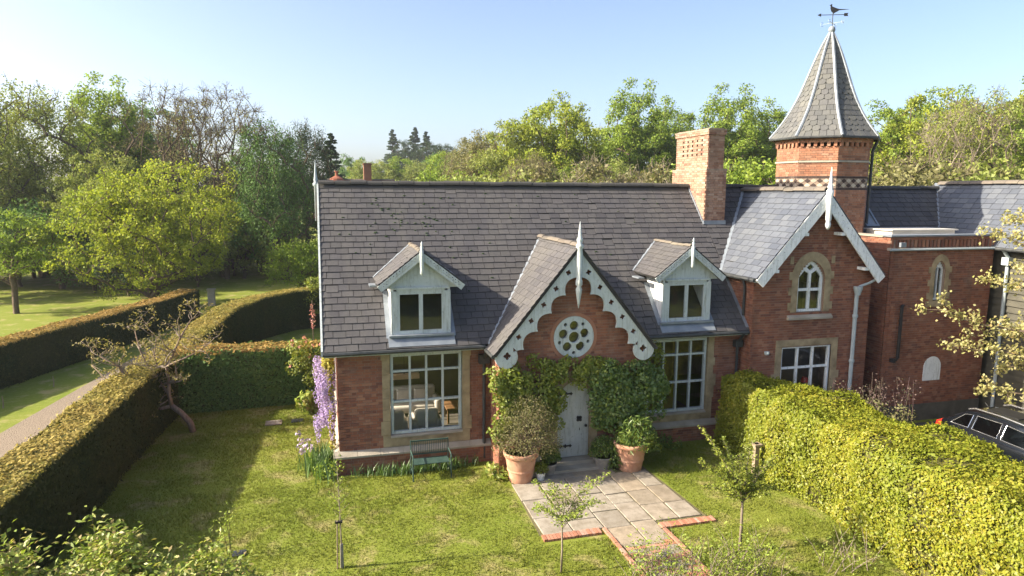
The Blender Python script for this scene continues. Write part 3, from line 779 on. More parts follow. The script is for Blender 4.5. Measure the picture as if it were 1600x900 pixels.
# ---- chimney
ch = MB(); chb = MB(); CX0, CX1, CY0, CY1 = 12.05, 12.62, 19.98, 22.05
hol = [(CY0+.34+c*.3, CY0+.34+c*.3+.1, 8.52+r_*.15, 8.52+r_*.15+.075) for c in range(5) for r_ in range(4)]
lo = lambda e: (lambda z: [(CY0-e, CY1+e)])
for (x, nn) in ((CX0, -1), (CX1, 1)):
    brick_wall(ch, chb, (x, 0, 0), (0, 1, 0), (nn, 0, 0), 8.1, 9.2, lo(0), hol, .12)
    brick_wall(ch, chb, (x+nn*.08, 0, 0), (0, 1, 0), (nn, 0, 0), 5.6, 8.1, lo(.08), (), .12)
    brick_wall(ch, chb, (x+nn*.04, 0, 0), (0, 1, 0), (nn, 0, 0), 9.2, 9.35, lo(.04), (), .12)
for (y, nn) in ((CY0, -1), (CY1, 1)):
    brick_wall(ch, chb, (0, y, 0), (1, 0, 0), (0, nn, 0), 8.1, 9.2, lambda z: [(CX0, CX1)], (), .12)
    brick_wall(ch, chb, (0, y+nn*.08, 0), (1, 0, 0), (0, nn, 0), 5.6, 8.1, lambda z: [(CX0-.08, CX1+.08)], (), .12)
    brick_wall(ch, chb, (0, y+nn*.04, 0), (1, 0, 0), (0, nn, 0), 9.2, 9.35, lambda z: [(CX0-.04, CX1+.04)], (), .12)
chb.box(CX0-.1, CX1+.1, CY0-.1, CY1+.1, 8.06, 8.115); chb.box(CX0-.06, CX1+.06, CY0-.06, CY1+.06, 9.34, 9.38); chb.box(CX0+.02, CX1-.02, CY0+.02, CY1-.02, 9.38, 9.41)
chim = chb.build('chimney', M['mortar'], house); ch.build('brickwork', M['brick_chimney'], chim, kind='stuff')
dm = MB(); 
for c in range(9): dm.box(CX0+.02, CX1-.02, CY0+.3+c*.15, CY0+.302+c*.15, 8.45, 9.15)
MB().tube([(CX0+.3, CY0+.9, 9.4), (CX0+.3, CY0+.9, 9.62)], .012, 5).build('aerial', M['iron'], chim)
p = Vector((CX0-.14, CY0-.11, roof_z(CY0-.11)+.01)); MB().obox(p, (.06, 0, 0), (0, 1.15, 1.15*SL), Vector(fn)*.05).build('lead_flashing', M['lead'], chim)
MB().box(CX0-.12, CX1+.12, CY0-.115, CY0-.08, roof_z(CY0-.1)-.02, roof_z(CY0-.1)+.14).build('lead_flashing', M['lead'], chim)

# ---- dormers
def scallop_board(L, wd, n, depth, lobe=None):
    """2-D outline of half a bargeboard: x runs down the slope, y across (0 top edge, negative inwards)"""
    pts = [(0, 0), (L, 0)]; m_ = 16*n; low = []
    for k in range(m_+1):
        t_ = 1-k/m_; f_ = abs(math.sin(math.pi*n*t_)); low.append((L*t_, -(wd-depth*f_**.75)))
    return pts+low
def gable_boards(parent, ax, az, slope, Ldown, y, th, wd, n, depth, holes_fn, mat='paint', lobe=0, name='bargeboard', trimtop=.0):
    c, s_ = math.cos(slope), math.sin(slope)
    for sg in (-1, 1):
        a = Vector((sg*c, 0, -s_)); b_ = Vector((sg*s_, 0, c))          # along the slope, and outward normal of the slope
        out = scallop_board(Ldown, wd, n, depth)
        # cut vertical at the apex: shift inner edge start so the two boards meet on the centre line
        out = [(max(x, -(-y_)*0+(-y_)*math.tan(slope)) if x < (-y_)*math.tan(slope) else x, y_) for x, y_ in out]
        if lobe:
            out = [q for q in out if not (q[0] > Ldown-lobe*1.2 and q[1] < 0)]
            k0 = [i for i, q in enumerate(out) if q == (Ldown, 0)][0]
            arc = [(Ldown-lobe*.55+lobe*math.cos(t_), -lobe*.9+lobe*math.sin(t_)) for t_ in [math.pi/2*.6-k*(math.pi*1.32)/14 for k in range(15)]]
            out = out[:k0]+[(Ldown-.25, 0)]+arc+out[k0+1:]
        hs = holes_fn(Ldown)
        MB().plate(out, hs, Vector((ax, y, az)), a, b_, (0, th, 0)).build(name, M[mat], parent)
DORM_LABEL = ['slate-roofed dormer left of the central gable', 'slate-roofed dormer right of the central gable']
for di, (dx, dy) in enumerate(DORM):
    hw = .76; ez = 4.88; zb = roof_z(dy)
    dr = MB(); d_ang = math.atan(DSL)
    # roof planes (reach back to the main slope)
    for sg in (-1, 1):
        xe = dx+sg*1.1; ze = DZ-1.1*DSL; yb_top = EY+(DZ-EZ)/SL+.02; yb_low = EY+(ze-EZ)/SL+.02; yf = dy-.18
        p = [Vector((dx, yf, DZ)), Vector((xe, yf, ze)), Vector((xe, yb_low, ze)), Vector((dx, yb_top, DZ))]; nn = Vector((sg*math.sin(d_ang), 0, math.cos(d_ang)))
        dr.add([q-nn*.06 for q in p]+p, [(0,1,2,3),(7,6,5,4),(0,4,5,1),(1,5,6,2),(2,6,7,3),(3,7,4,0)])
    dob = dr.build('dormer', M['under'], house); dob['label'] = DORM_LABEL[di]
    for sg in (-1, 1):
        ln = 1.12/math.cos(d_ang)
        def spd(s, sg=sg):
            z = DZ-1.1*DSL+s*math.sin(d_ang); return [(dy-.22, EY+(z-EZ)/SL)]
        cl = slate_cells(ln-.02, spd, .17, .26)
        slates(cl, (dx+sg*1.1, 0, DZ-1.1*DSL), (0, 1, 0), (-sg*math.cos(d_ang), 0, math.sin(d_ang)), dob, 'slate', 0)
    ridge_tiles((dx, dy-.2, DZ+.02), (dx, EY+(DZ-EZ)/SL, DZ+.02), dob, 'ridge', .4, .08)
    # valley leads
    for sg in (-1, 1):
        ze = DZ-1.1*DSL; p = Vector((dx+sg*1.13, EY+(ze-EZ)/SL, ze+.03)); q = Vector((dx, EY+(DZ-EZ)/SL, DZ+.03))
        MB().bar(p, q, .07, .03).build('valley_lead', M['lead'], dob)
    MB().box(dx-1.26, dx-1.08, dy+.55, dy+1.0, 4.86, 4.9).build('lead_spout', M['lead'], dob)
    # cheeks (boarded) and front
    for sg in (-1, 1):
        ck = MB(); xx = dx+sg*hw; top = DZ-hw*DSL-.03
        ck.add([(xx, dy, zb-.05), (xx, dy, top), (xx, EY+(top-EZ)/SL, top), (xx-sg*.06, dy, zb-.05), (xx-sg*.06, dy, top), (xx-sg*.06, EY+(top-EZ)/SL, top)],
               [(0,1,2),(5,4,3),(0,2,5,3),(0,3,4,1),(1,4,5,2)] if sg > 0 else [(2,1,0),(3,4,5),(3,5,2,0),(1,4,3,0),(2,5,4,1)])
        ck.build('cheek', M['paint_white'], dob)
    fr = MB(); zt = 4.80; fr.box(dx-hw-.01, dx-.62, dy-.02, dy+.06, zb, zt); fr.box(dx+.62, dx+hw+.01, dy-.02, dy+.06, zb, zt)
    fr.box(dx-.62, dx+.62, dy-.02, dy+.06, zt-.01, zt+.08); fr.box(dx-.62, dx+.62, dy-.02, dy+.06, zb, zb+.07)
    fr.add([(dx-.98, dy-.01, zt+.08), (dx+.98, dy-.01, zt+.08), (dx, dy-.01, DZ-.05), (dx-.98, dy+.05, zt+.08), (dx+.98, dy+.05, zt+.08), (dx, dy+.05, DZ-.05)], [(0,1,2),(5,4,3),(0,3,4,1),(1,4,5,2),(2,5,3,0)])
    fr.build('front_panel', M['paint'], dob)
    MB().box(dx-.7, dx+.7, dy-.06, dy+.0, zt+.05, zt+.1).build('moulding', M['paint'], dob)
    w = window_grid(house, 'dormer_window', dx-.62, dx+.62, zb+.07, zt-.01, dy+.03, 2, [], M['paint'], .075, .07, .1)
    MB().box(dx-.84, dx+.84, dy-.14, dy+.02, zb-.0, zb+.05).build('sill', M['lead'], dob)
    MB().obox((dx-.86, dy-.24, roof_z(dy-.24)+.03), (1.72, 0, 0), (0, .2, .2*SL), (0, -.01, .02)).build('apron', M['lead'], dob)
    MB().obox((dx+hw+.0, dy-.05, roof_z(dy-.05)+.02), (.14, 0, 0), (0, 1.0, 1.0*SL), Vector(fn)*.02).build('apron', M['lead'], dob)
    MB().obox((dx-hw-.14, dy-.05, roof_z(dy-.05)+.02), (.14, 0, 0), (0, 1.0, 1.0*SL), Vector(fn)*.02).build('apron', M['lead'], dob)
    inn = MB().box(dx-.7, dx+.7, dy+.9, dy+.95, zb-.3, zt+.3); inn.build('inner_wall', M['dark'], dob)
    hs = lambda Ld: [circ(.24+k*.1, -.045, .016, 6) for k in range(11)]+[circ(.24+k*.1+.05, -.095, .016, 6) for k in range(11)]
    gable_boards(dob, dx, DZ-.02, d_ang, 1.42, dy-.22, .04, .165, 1, .0, hs)
    finial([(.02, -.62), (.05, -.56), (.045, -.45), (.05, -.4), (.05, .0), (.03, .04), (.045, .1), (.02, .14), (.03, .18), (.004, .25)], (dx, dy-.26, DZ), dob, 'paint', 'finial', 8)

# ---- central gable (porch): roof, boards, roundel, door
pr = MB(); p_ang = math.atan(PSL)
for sg in (-1, 1):
    hwid = 2.24; ze = PRZ-hwid*PSL; xe = PX+sg*hwid; yb = EY+(PRZ-EZ)/SL+.02; nn = Vector((sg*math.sin(p_ang), 0, math.cos(p_ang)))
    p = [Vector((PX, PB-.06, PRZ)), Vector((xe, PB-.06, ze)), Vector((xe, EY+max(0, ze-EZ)/SL, ze)), Vector((PX, yb, PRZ))]
    pr.add([q-nn*.07 for q in p]+p, [(0,1,2,3),(7,6,5,4),(0,4,5,1),(1,5,6,2),(2,6,7,3),(3,7,4,0)])
proof = pr.build('porch_roof', M['under'], house)
for sg in (-1, 1):
    ln = 2.26/math.cos(p_ang)
    def spp(s):
        z = PRZ-2.24*PSL+s*math.sin(p_ang); return [(PB-.09, EY+max(-.05, (z-EZ)/SL))]
    slates(slate_cells(ln-.03, spp, .19, .28), (PX+sg*2.24, 0, PRZ-2.24*PSL), (0, 1, 0), (-sg*math.cos(p_ang), 0, math.sin(p_ang)), proof, 'slate', 0)
    p = Vector((PX+sg*2.2, EY+.0, 3.36)); q = Vector((PX, EY+(PRZ-EZ)/SL, PRZ+.03)); MB().bar(p, q, .11, .03).build('valley_lead', M['lead'], proof)
    MB().tube([(PX+sg*2.26, PB-.06, PRZ-2.24*PSL-.03), (PX+sg*2.26, EY, PRZ-2.24*PSL-.03)], .05, 8).build('gutter', M['gutter'], proof)
ridge_tiles((PX, PB-.06, PRZ+.03), (PX, EY+(PRZ-EZ)/SL, PRZ+.03), proof, 'ridge', .45, .11)
hs = lambda Ld: [quatre(.68+k*.52, -.2, .075, R(45)-p_ang*0+R(20)) for k in range(5)]+[quatre(Ld-.2, -.27, .1, p_ang)]+[circ(.96+k*.52, -.36+(.0), .026, 8) for k in range(0)]
gable_boards(proof, PX, PRZ-.04, p_ang, 3.52, PB-.03, .06, .52, 6, .19, hs, 'paint', .3)
finial([(.008, -1.62), (.03, -1.5), (.075, -1.22), (.085, -1.12), (.055, -1.06), (.09, -1.0), (.09, -.9), (.07, -.86), (.085, -.2), (.07, -.1), (.1, -.04), (.1, .02), (.055, .06), (.08, .12), (.08, .17), (.05, .21), (.035, .4), (.004, .62)], (PX, PB-.06, PRZ), proof, 'paint', 'finial', 12)
# roundel: pierced disc, glass behind
RC = (PX, 3.56)
holes = [circ(0, 0, .15, 16)]+[circ(.31*math.cos(R(90+72*k)), .31*math.sin(R(90+72*k)), .125, 14) for k in range(5)]+[circ(.42*math.cos(R(54+72*k)), .42*math.sin(R(54+72*k)), .05, 8) for k in range(5)]
rw = MB().plate(circ(0, 0, .56, 40), holes, (RC[0], PY-.03, RC[1]), (1, 0, 0), (0, 0, 1), (0, .08, 0)).build('rose_window', M['paint'], house)
MB().plate(circ(0, 0, .2, 20), [circ(0, 0, .155, 20)], (RC[0], PY-.06, RC[1]), (1, 0, 0), (0, 0, 1), (0, .03, 0)).build('ring', M['paint'], rw)
MB().plate(circ(0, 0, .55, 40), [], (RC[0], PY+.06, RC[1]), (1, 0, 0), (0, 0, 1), (0, .004, 0)).build('pane', M['glass'], rw)
MB().plate(circ(0, 0, .66, 40), [circ(0, 0, .565, 40)], (RC[0], PY-.02, RC[1]), (1, 0, 0), (0, 0, 1), (0, .1, 0)).build('ring_of_brick', M['brick'], rw)
MB().box(PX-.8, PX+.8, PY+.5, PY+.52, 2.9, 4.3).build('inner_wall', M['dark'], rw)
# door
DC = 6.33; dp = arch(.47, 1.62, 2.16, 8)
dr = MB().plate(dp, [], (DC, PY+.13, .2), (1, 0, 0), (0, 0, 1), (0, .05, 0)).build('front_door', M['door'], house)
for k in range(7):
    x0 = -.46+k*.92/7; x1 = x0+.92/7; top = lambda x: 1.62+max(0, .54*(1-(abs(x)/.47)**1.7))
    MB().add([(DC+x0+.006, PY+.125, .22), (DC+x1-.006, PY+.125, .22), (DC+x1-.006, PY+.125, .18+top(x1)), (DC+x0+.006, PY+.125, .18+top(x0)),
              (DC+x0+.006, PY+.14, .22), (DC+x1-.006, PY+.14, .22), (DC+x1-.006, PY+.14, .18+top(x1)), (DC+x0+.006, PY+.14, .18+top(x0))],
             [(0,1,2,3),(0,4,5,1),(1,5,6,2),(2,6,7,3),(3,7,4,0)]).build('plank', M['door'], dr)
for zz in (.52, 1.98):
    b = MB().box(DC-.45, DC-.06, PY+.1, PY+.124, zz-.018, zz+.018)
    for cx in (-.06, -.2, -.34):
        b.plate(quatre(DC+cx, zz, .055 if cx < -.1 else .045, 0, 16), [], (0, PY+.095, 0), (1, 0, 0), (0, 0, 1), (0, .004, 0))
    b.build('hinge', M['iron'], dr)
b = MB().plate(quatre(DC+.19, 1.26, .09, R(45), 20), [], (0, PY+.1, 0), (1, 0, 0), (0, 0, 1), (0, .024, 0)); b.lathe([(.05, -.02), (.06, 0), (.05, .02)], (DC+.19, PY+.09, 1.26), 12); b.build('knocker', M['iron'], dr)
MB().lathe([(.03, -.03), (.042, 0), (.03, .03)], (DC+.38, PY+.09, 1.06), 10).build('door_knob', M['iron'], dr)
MB().box(DC+.2, DC+.215, PY+.11, PY+.124, .93, 1.0).build('keyhole', M['iron'], dr)
o2 = arch(.66, 1.78, 2.46, 8); i2 = arch(.475, 1.62, 2.165, 8); 
MB().plate(o2[1:2]+o2[2:]+o2[0:1]+[(-.475, 0)]+i2[:1]+i2[:1:-1]+i2[1:2] if False else [(-.66, 0), (-.475, 0)]+i2[:1:-1]+[(.475, 0), (.66, 0)]+o2[2:], [], (DC, PY-.035, .2), (1, 0, 0), (0, 0, 1), (0, .2, 0)).build('door_surround', M['stone'], house)
MB().box(DC-.6, DC+.6, PY-.18, PY+.2, .0, .19).build('door_step', M['stone_grey'], house)
MB().box(DC-.75, DC+.75, PY-.5, PY-.185, .0, .1).build('door_step', M['stone_grey'], house)
MB().box(5.4, 7.3, PY+.2, PY+.24, .0, 3.0).build('inner_wall', M['dark'], house)
# rainwater pipes of the main house
b = MB().tube([(4.02, EY-.02, EZ-.1), (4.02, EY+.02, EZ-.25), (4.05, WY-.1, EZ-.5), (4.05, WY-.1, .1)], .042, 8); b.box(3.9, 4.18, WY-.22, WY-.02, 2.78, 3.02); b.build('downpipe', M['gutter'], house)
b = MB().tube([(11.82, EY, EZ-.1), (11.82, WY-.1, EZ-.45), (11.82, WY-.1, .1)], .042, 8); b.box(11.7, 11.94, WY-.2, WY-.03, 2.8, 3.0); b.build('downpipe', M['gutter'], house)
# ------------------------------------------------------------------ the gabled wing
wing = thing('gabled_wing', 'tall red brick gabled wing with blue-grey slates and white arched window', 'house', (14, 19, 0))
bk = MB(); back = MB(); WX0, WX1 = 12.0, 16.13; AWX = 13.96
def sp_wing(z):
    if z < 4.95: return [(WX0, WX1)]
    h = (7.3-z)/GSL; return [(GX-h, GX+h)] if h > .05 else []
aw = lambda z: (AWX-.46, AWX+.46) if 3.85 < z < 4.82 else ((AWX-.46*(1-((z-4.82)/.62)**1.6), AWX+.46*(1-((z-4.82)/.62)**1.6)) if 4.82 <= z < 5.42 else None)
brick_wall(bk, back, (0, GY, 0), (1, 0, 0), (0, -1, 0), 0, 7.2, sp_wing, [aw, (13.08, 14.84, .9, 2.8)])
brick_wall(bk, back, (WX0, 0, 0), (0, 1, 0), (-1, 0, 0), 0, 5.0, lambda z: [(GY, 19.2)])
brick_wall(bk, back, (WX1, 0, 0), (0, 1, 0), (1, 0, 0), 0, 5.0, lambda z: [(GY, 19.2)])
ww = back.build('wall', M['mortar'], wing); bk.build('brickwork', M['brick'], ww, kind='stuff')
# roof
wr = MB(); g_ang = math.atan(GSL)
for sg in (-1, 1):
    hwid = 2.22; ze = GRZ-hwid*GSL; xe = GX+sg*hwid; nn = Vector((sg*math.sin(g_ang), 0, math.cos(g_ang)))
    p = [Vector((GX, 16.78, GRZ)), Vector((xe, 16.78, ze)), Vector((xe, EY+(ze-EZ)/SL, ze)), Vector((GX, EY+(GRZ-EZ)/SL, GRZ))]
    wr.add([q-nn*.08 for q in p]+p, [(0,1,2,3),(7,6,5,4),(0,4,5,1),(1,5,6,2),(2,6,7,3),(3,7,4,0)])
wroof = wr.build('roof', M['under'], wing)
def spw(s):
    z = GRZ-2.22*GSL+s*math.sin(g_ang); return [(16.74, EY+(z-EZ)/SL)]
slates(slate_cells(2.22/math.cos(g_ang)-.02, spw, .215, .36), (GX-2.22, 0, GRZ-2.22*GSL), (0, 1, 0), (math.cos(g_ang), 0, math.sin(g_ang)), wroof, 'slate_new', 300)
slates(slate_cells(2.22/math.cos(g_ang)-.02, spw, .215, .36), (GX+2.22, 0, GRZ-2.22*GSL), (0, 1, 0), (-math.cos(g_ang), 0, math.sin(g_ang)), wroof, 'slate_new', 0)
ridge_tiles((GX, 16.76, GRZ+.03), (GX, EY+(GRZ-EZ)/SL, GRZ+.03), wroof, 'ridge', .44, .16)
p = Vector((GX-2.24, EY+(GRZ-2.22*GSL-EZ)/SL, GRZ-2.22*GSL+.04)); q = Vector((GX, EY+(GRZ-EZ)/SL, GRZ+.05)); MB().bar(p, q, .1, .03).build('valley_lead', M['lead'], wroof)
MB().tube([(GX-2.27, 16.8, GRZ-2.22*GSL-.04), (GX-2.27, 18.66, GRZ-2.22*GSL-.04)], .055, 8).build('gutter', M['gutter'], wing)
MB().box(GX-2.2, WX0+.02, 16.84, 18.6, 4.8, 4.86).build('soffit', M['paint'], wing)
hs = lambda Ld: [circ(.42+k*.15, -.1+(.03 if k % 2 else -.03), .018, 6) for k in range(18)]
gable_boards(wroof, GX, GRZ-.03, g_ang, 3.38, 16.74, .05, .3, 1, .0, hs, 'paint_white')
for sg in (-1, 1):                                       # small brackets under the boards
    for t_ in (1.35, 2.75):
        c, s_ = math.cos(g_ang), math.sin(g_ang); px, pz = GX+sg*(c*t_-s_*.34), GRZ-.03-s_*t_-c*.34
        MB().box(px-.07, px+.07, 16.76, GY, pz-.05, pz+.04).build('bracket', M['paint_white'], wroof)
finial([(.02, -1.14), (.07, -1.06), (.085, -.98), (.06, -.9), (.085, -.84), (.085, -.2), (.1, -.12), (.1, -.02), (.06, .03), (.08, .1), (.05, .16), (.03, .4), (.004, .66)], (GX, 16.7, GRZ), wroof, 'paint_white', 'finial', 10)
# arched upper window
uw = thing  # (alias kept out of the way)
out = arch(.45, .95, 1.52, 8); mid = .0
def panel(poly_out, poly_in, o, th): return MB().plate(poly_out, poly_in, o, (1, 0, 0), (0, 0, 1), (0, th, 0))
sc = lambda P, k, cz: [(x*k, cz+(y-cz)*k) for x, y in P]
lights = [[(-.38, .07), (-.04, .07), (-.04, .62), (-.38, .62)], [(.04, .07), (.38, .07), (.38, .62), (.04, .62)],
          [(-.38, .7), (-.04, .7), (-.04, 1.14), (-.21, 1.24), (-.38, 1.04)], [(.04, .7), (.38, .7), (.38, 1.04), (.21, 1.24), (.04, 1.14)],
          [(0, 1.22), (.13, 1.32), (0, 1.44), (-.13, 1.32)]]
aw_ = panel(out, lights, (AWX, GY+.06, 3.84), .08).build('arched_window', M['paint_white'], wing)
MB().plate(out, [], (AWX, GY+.1, 3.84), (1, 0, 0), (0, 0, 1), (0, .004, 0)).build('pane', M['glass'], aw_)
so_ = arch(.68, 1.1, 1.8, 8, 0.0); si_ = arch(.47, .95, 1.53, 8, 0.0)
ring = [(-.68, 0), (-.47, 0)]+si_[:1:-1]+[(.47, 0), (.68, 0)]+so_[2:]
MB().plate(ring, [], (AWX, GY-.03, 3.84), (1, 0, 0), (0, 0, 1), (0, .14, 0)).build('window_surround', M['stone'], aw_)
for k in range(4):
    for sg in (-1, 1): MB().box(AWX+sg*.72-.06, AWX+sg*.72+.06, GY-.027, GY+.05, 3.9+k*.46, 4.13+k*.46).build('quoin', M['stone'], aw_)
MB().add([(AWX-.78, GY-.1, 3.62), (AWX+.78, GY-.1, 3.62), (AWX+.78, GY+.1, 3.62), (AWX-.78, GY+.1, 3.62), (AWX-.78, GY-.1, 3.68), (AWX+.78, GY-.1, 3.68), (AWX+.78, GY+.1, 3.84), (AWX-.78, GY+.1, 3.84)],
         [(0,3,2,1),(4,5,6,7),(0,1,5,4),(1,2,6,5),(2,3,7,6),(3,0,4,7)]).build('sill', M['stone_grey'], aw_)
MB().box(AWX-.7, AWX+.7, GY+1.2, GY+1.24, 3.4, 5.8).build('inner_wall', M['dark'], wing)
# lower window
surround(13.08, 14.84, 1.0, 2.8, GY, ww, .22, .2)
lw = window_grid(wing, 'window', 13.08, 14.84, .95, 2.8, GY+.08, 3, [2.12], M['paint_white'], .07, .09, .06); lw['label'] = 'white three-light window behind the beech hedge'
MB().box(12.5, 15.8, GY+1.6, GY+1.64, .0, 3.2).build('inner_wall', M['dark'], wing)
# fittings on the wall
b = MB().tube([(16.3, 16.85, 4.88), (15.95, GY-.12, 4.66), (15.62, GY-.1, 4.56)], .04, 8); b.lathe([(.075, -.2), (.1, -.1), (.13, 0), (.13, .06)], (15.56, GY-.12, 4.5), 8)
b.tube([(15.56, GY-.09, 4.35), (15.56, GY-.09, .1)], .06, 10)
for zz in (3.6, 2.2, .9): b.lathe([(.075, 0), (.085, .05), (.075, .1)], (15.56, GY-.09, zz), 10)
b.build('downpipe', M['pipe'], wing)
b = MB().tube([(WX0-.1, 17.5, 4.86), (WX0-.06, 17.45, 4.6), (WX0-.06, 17.45, 3.75)], .038, 8); b.build('downpipe', M['gutter'], wing)
MB().lathe([(.06, 0), (.08, .04), (.08, .1)], (12.55, GY-.04, 2.6), 8).build('wall_vent', M['pipe'], wing)

# ------------------------------------------------------------------ rear range between the wing and the barn
rr = thing('rear_range', 'slate-roofed brick range behind the tower with roof window', 'building', (17.5, 22, 0))
BX, BZ = 22.65, 7.72
MB().box(12.0, BX, 24.2, 24.4, 0, 3.6).build('wall', M['mortar'], rr)
rr_roof = MB(); p0 = 17.9
slab(rr_roof, [(12.0, 18.7, roof_z(18.7)), (BX, 18.7, roof_z(18.7)), (BX, RY, RZ), (12.0, RY, RZ)], fn)
slab(rr_roof, [(12.0, RY, RZ), (BX+3, RY, RZ), (BX+3, 2*RY-EY, EZ), (12.0, 2*RY-EY, EZ)], (0, -fn[1], fn[2]))
rrr = rr_roof.build('roof', M['under'], rr)
BSL = 1.26                                              # barn west slope
def spr(s):
    y = 18.9+s*math.cos(R(47.5)); z = roof_z(y); a = 12.0; iv = []
    hw = (GRZ-z)/GSL
    left = (12.0, GX-hw) if hw > 0 else (12.0, 16)
    xv = BX-(BZ-z)/BSL
    if left[1]-left[0] > .05: iv.append((max(12.0, left[0]), left[1]))
    s0 = max(GX+max(hw, 0), 16.2) if hw > 0 else 16.0
    if xv-s0 > .05: iv.append((s0, xv))
    return [q for q in iv if q[1]-q[0] > .04]
cl = slate_cells(math.hypot(RY-18.9, RZ-roof_z(18.9)), spr, .22, .36)
slates(cl, (0, 18.9, roof_z(18.9)), (1, 0, 0), sdir, rrr, 'slate', 150, key=lambda c: -c[2])
ridge_tiles((12.7, RY, RZ+.03), (BX-.1, RY, RZ+.03), rrr, 'ridge_dark', .44, .14)
# roof window beside the tower
b = MB(); yy = 19.75; zc = roof_z(yy); b.obox((18.2, yy, zc+.0), (.07, 0, 0), (0, .62, .62*SL), Vector(fn)*.1); b.obox((18.68, yy, zc), (.07, 0, 0), (0, .62, .62*SL), Vector(fn)*.1)
b.obox((18.27, yy, zc), (.41, 0, 0), (0, .06, .06*SL), Vector(fn)*.1); b.obox((18.27, yy+.56, zc+.56*SL), (.41, 0, 0), (0, .06, .06*SL), Vector(fn)*.1)
rwin = b.build('roof_window', M['lead'], rr); MB().obox((18.27, yy+.06, zc+.06*SL+.03), (.41, 0, 0), (0, .5, .5*SL), Vector(fn)*.03).build('pane', M['lead'], rwin)

# ------------------------------------------------------------------ barn wing that runs towards the viewer at the right edge
barn = thing('clad_barn', 'slate-roofed barn wing clad in dark boards at the right edge', 'barn', (23, 15, 0))
MB().box(21.42, 24.6, 9.0, 21.5, 0, 5.5).build('wall', M['under'], barn)
y = .12
for k in range(25):
    MB().add([(21.42, 9.0, y), (21.42, 17.6, y), (21.34, 17.6, y), (21.34, 9.0, y), (21.42, 9.0, y+.215), (21.42, 17.6, y+.215), (21.4, 17.6, y+.215), (21.4, 9.0, y+.215)],
             [(0,1,2,3),(3,2,6,7),(7,6,5,4),(0,3,7,4),(2,1,5,6)]).build('cladding_board', M['clad'], barn); y += .215
be = 21.0; bez = BZ-(BX-be)*BSL
br = MB(); nn = Vector((-math.sin(math.atan(BSL)), 0, math.cos(math.atan(BSL))))
p = [Vector((BX, 9, BZ)), Vector((BX, RY+.3, BZ)), Vector((be, RY+.3, bez)), Vector((be, 9, bez))]
br.add([q-nn*.1 for q in p]+p, [(3,2,1,0),(4,5,6,7),(0,1,5,4),(1,2,6,5),(2,3,7,6),(3,0,4,7)])
p = [Vector((BX, 9, BZ)), Vector((BX+1.9, 9, bez)), Vector((BX+1.9, RY+.3, bez)), Vector((BX, RY+.3, BZ))]; br.add([q-Vector((0, 0, .1)) for q in p]+p, [(3,2,1,0),(4,5,6,7),(0,1,5,4),(1,2,6,5),(2,3,7,6),(3,0,4,7)])
broof = br.build('roof', M['under'], barn)
def spb(s):
    z = bez+s*math.sin(math.atan(BSL)); return [(12.5, EY+(z-EZ)/SL)]
slates(slate_cells(math.hypot(BX-be, BZ-bez), spb, .22, .36), (be, 0, bez), (0, 1, 0), (math.cos(math.atan(BSL)), 0, math.sin(math.atan(BSL))), broof, 'slate_new', 150)
ridge_tiles((BX, 12.5, BZ+.05), (BX, RY, BZ+.05), broof, 'ridge', .44, .16)
p = Vector((BX-(BZ-5.95)/BSL, EY+(5.95-EZ)/SL, 5.98)); q = Vector((BX, EY+(BZ-EZ)/SL, BZ+.03)); MB().bar(p, q, .14, .03).build('valley_lead', M['lead'], broof)
MB().tube([(be-.02, 9, bez-.03), (be-.02, 17.2, bez-.03)], .055, 8).build('gutter', M['gutter'], barn)
b = MB().tube([(21.05, 16.95, bez-.05), (21.25, 16.95, bez-.25), (21.3, 16.95, bez-.3), (21.3, 16.95, .1)], .055, 10); b.box(21.17, 21.4, 16.83, 17.07, bez-.55, bez-.3); b.build('downpipe', M['pipe'], barn)

# ------------------------------------------------------------------ flat-roofed brick annexe
ann = thing('brick_annexe', 'flat-roofed brick annexe with narrow lancet window and blind stone arch', 'building', (19, 18, 0))
AX0, AX1, AY, AT = 16.95, 21.08, 17.3, 5.6
bk = MB(); back = MB(); LX = 18.96
lan = lambda z: (LX-.2, LX+.2) if 3.95 < z < 4.95 else ((LX-.2*(1-((z-4.95)/.32)**1.6), LX+.2*(1-((z-4.95)/.32)**1.6)) if 4.95 <= z < 5.26 else None)
brick_wall(bk, back, (0, AY, 0), (1, 0, 0), (0, -1, 0), .55, AT, lambda z: [(AX0, AX1)], [lan])
brick_wall(bk, back, (AX0, 0, 0), (0, 1, 0), (-1, 0, 0), 0, 6.0, lambda z: [(AY, 18.95)])
brick_wall(bk, back, (AX1, 0, 0), (0, 1, 0), (1, 0, 0), 0, 6.0, lambda z: [(AY, 18.95)])
brick_wall(bk, back, (0, AY+.0, 0), (1, 0, 0), (0, -1, 0), 5.92, 6.03, lambda z: [(AX0, AX1)])
aw2 = back.build('wall', M['mortar'], ann); bk.build('brickwork', M['brick'], aw2, kind='stuff')
MB().box(AX0-.02, AX1, AY-.05, AY+.1, 0, .55).build('plinth', M['plinth_dark'], ann)
MB().box(AX0-.08, AX1+.12, AY-.1, AY+.05, AT, AT+.08).build('string_course', M['stone_grey'], ann)
MB().tube([(AX0-.1, AY-.12, AT+.03), (AX1+.2, AY-.12, AT+.03)], .035, 8).build('gutter', M['pipe'], ann)
MB().box(AX0+.01, AX1-.01, AY+.04, AY+.2, AT+.08, 5.92).build('dentil_band', M['mortar'], ann)
k = AX0+.02
while k < AX1-.06:
    MB().box(k, k+.075, AY-.015, AY+.05, AT+.085, 5.915).build('dentil', M['brick'], ann); k += .15
MB().box(AX0-.05, AX1+.05, AY-.06, AY+.3, 6.03, 6.08).build('coping', M['lead'], ann)
MB().box(AX0-.05, AX0+.25, AY+.3, 18.95, 6.0, 6.06).build('coping', M['stone_grey'], ann)
MB().box(AX0+.25, AX1-.02, AY+.3, 19.6, 5.86, 5.95).build('flat_roof', M['membrane'], ann)
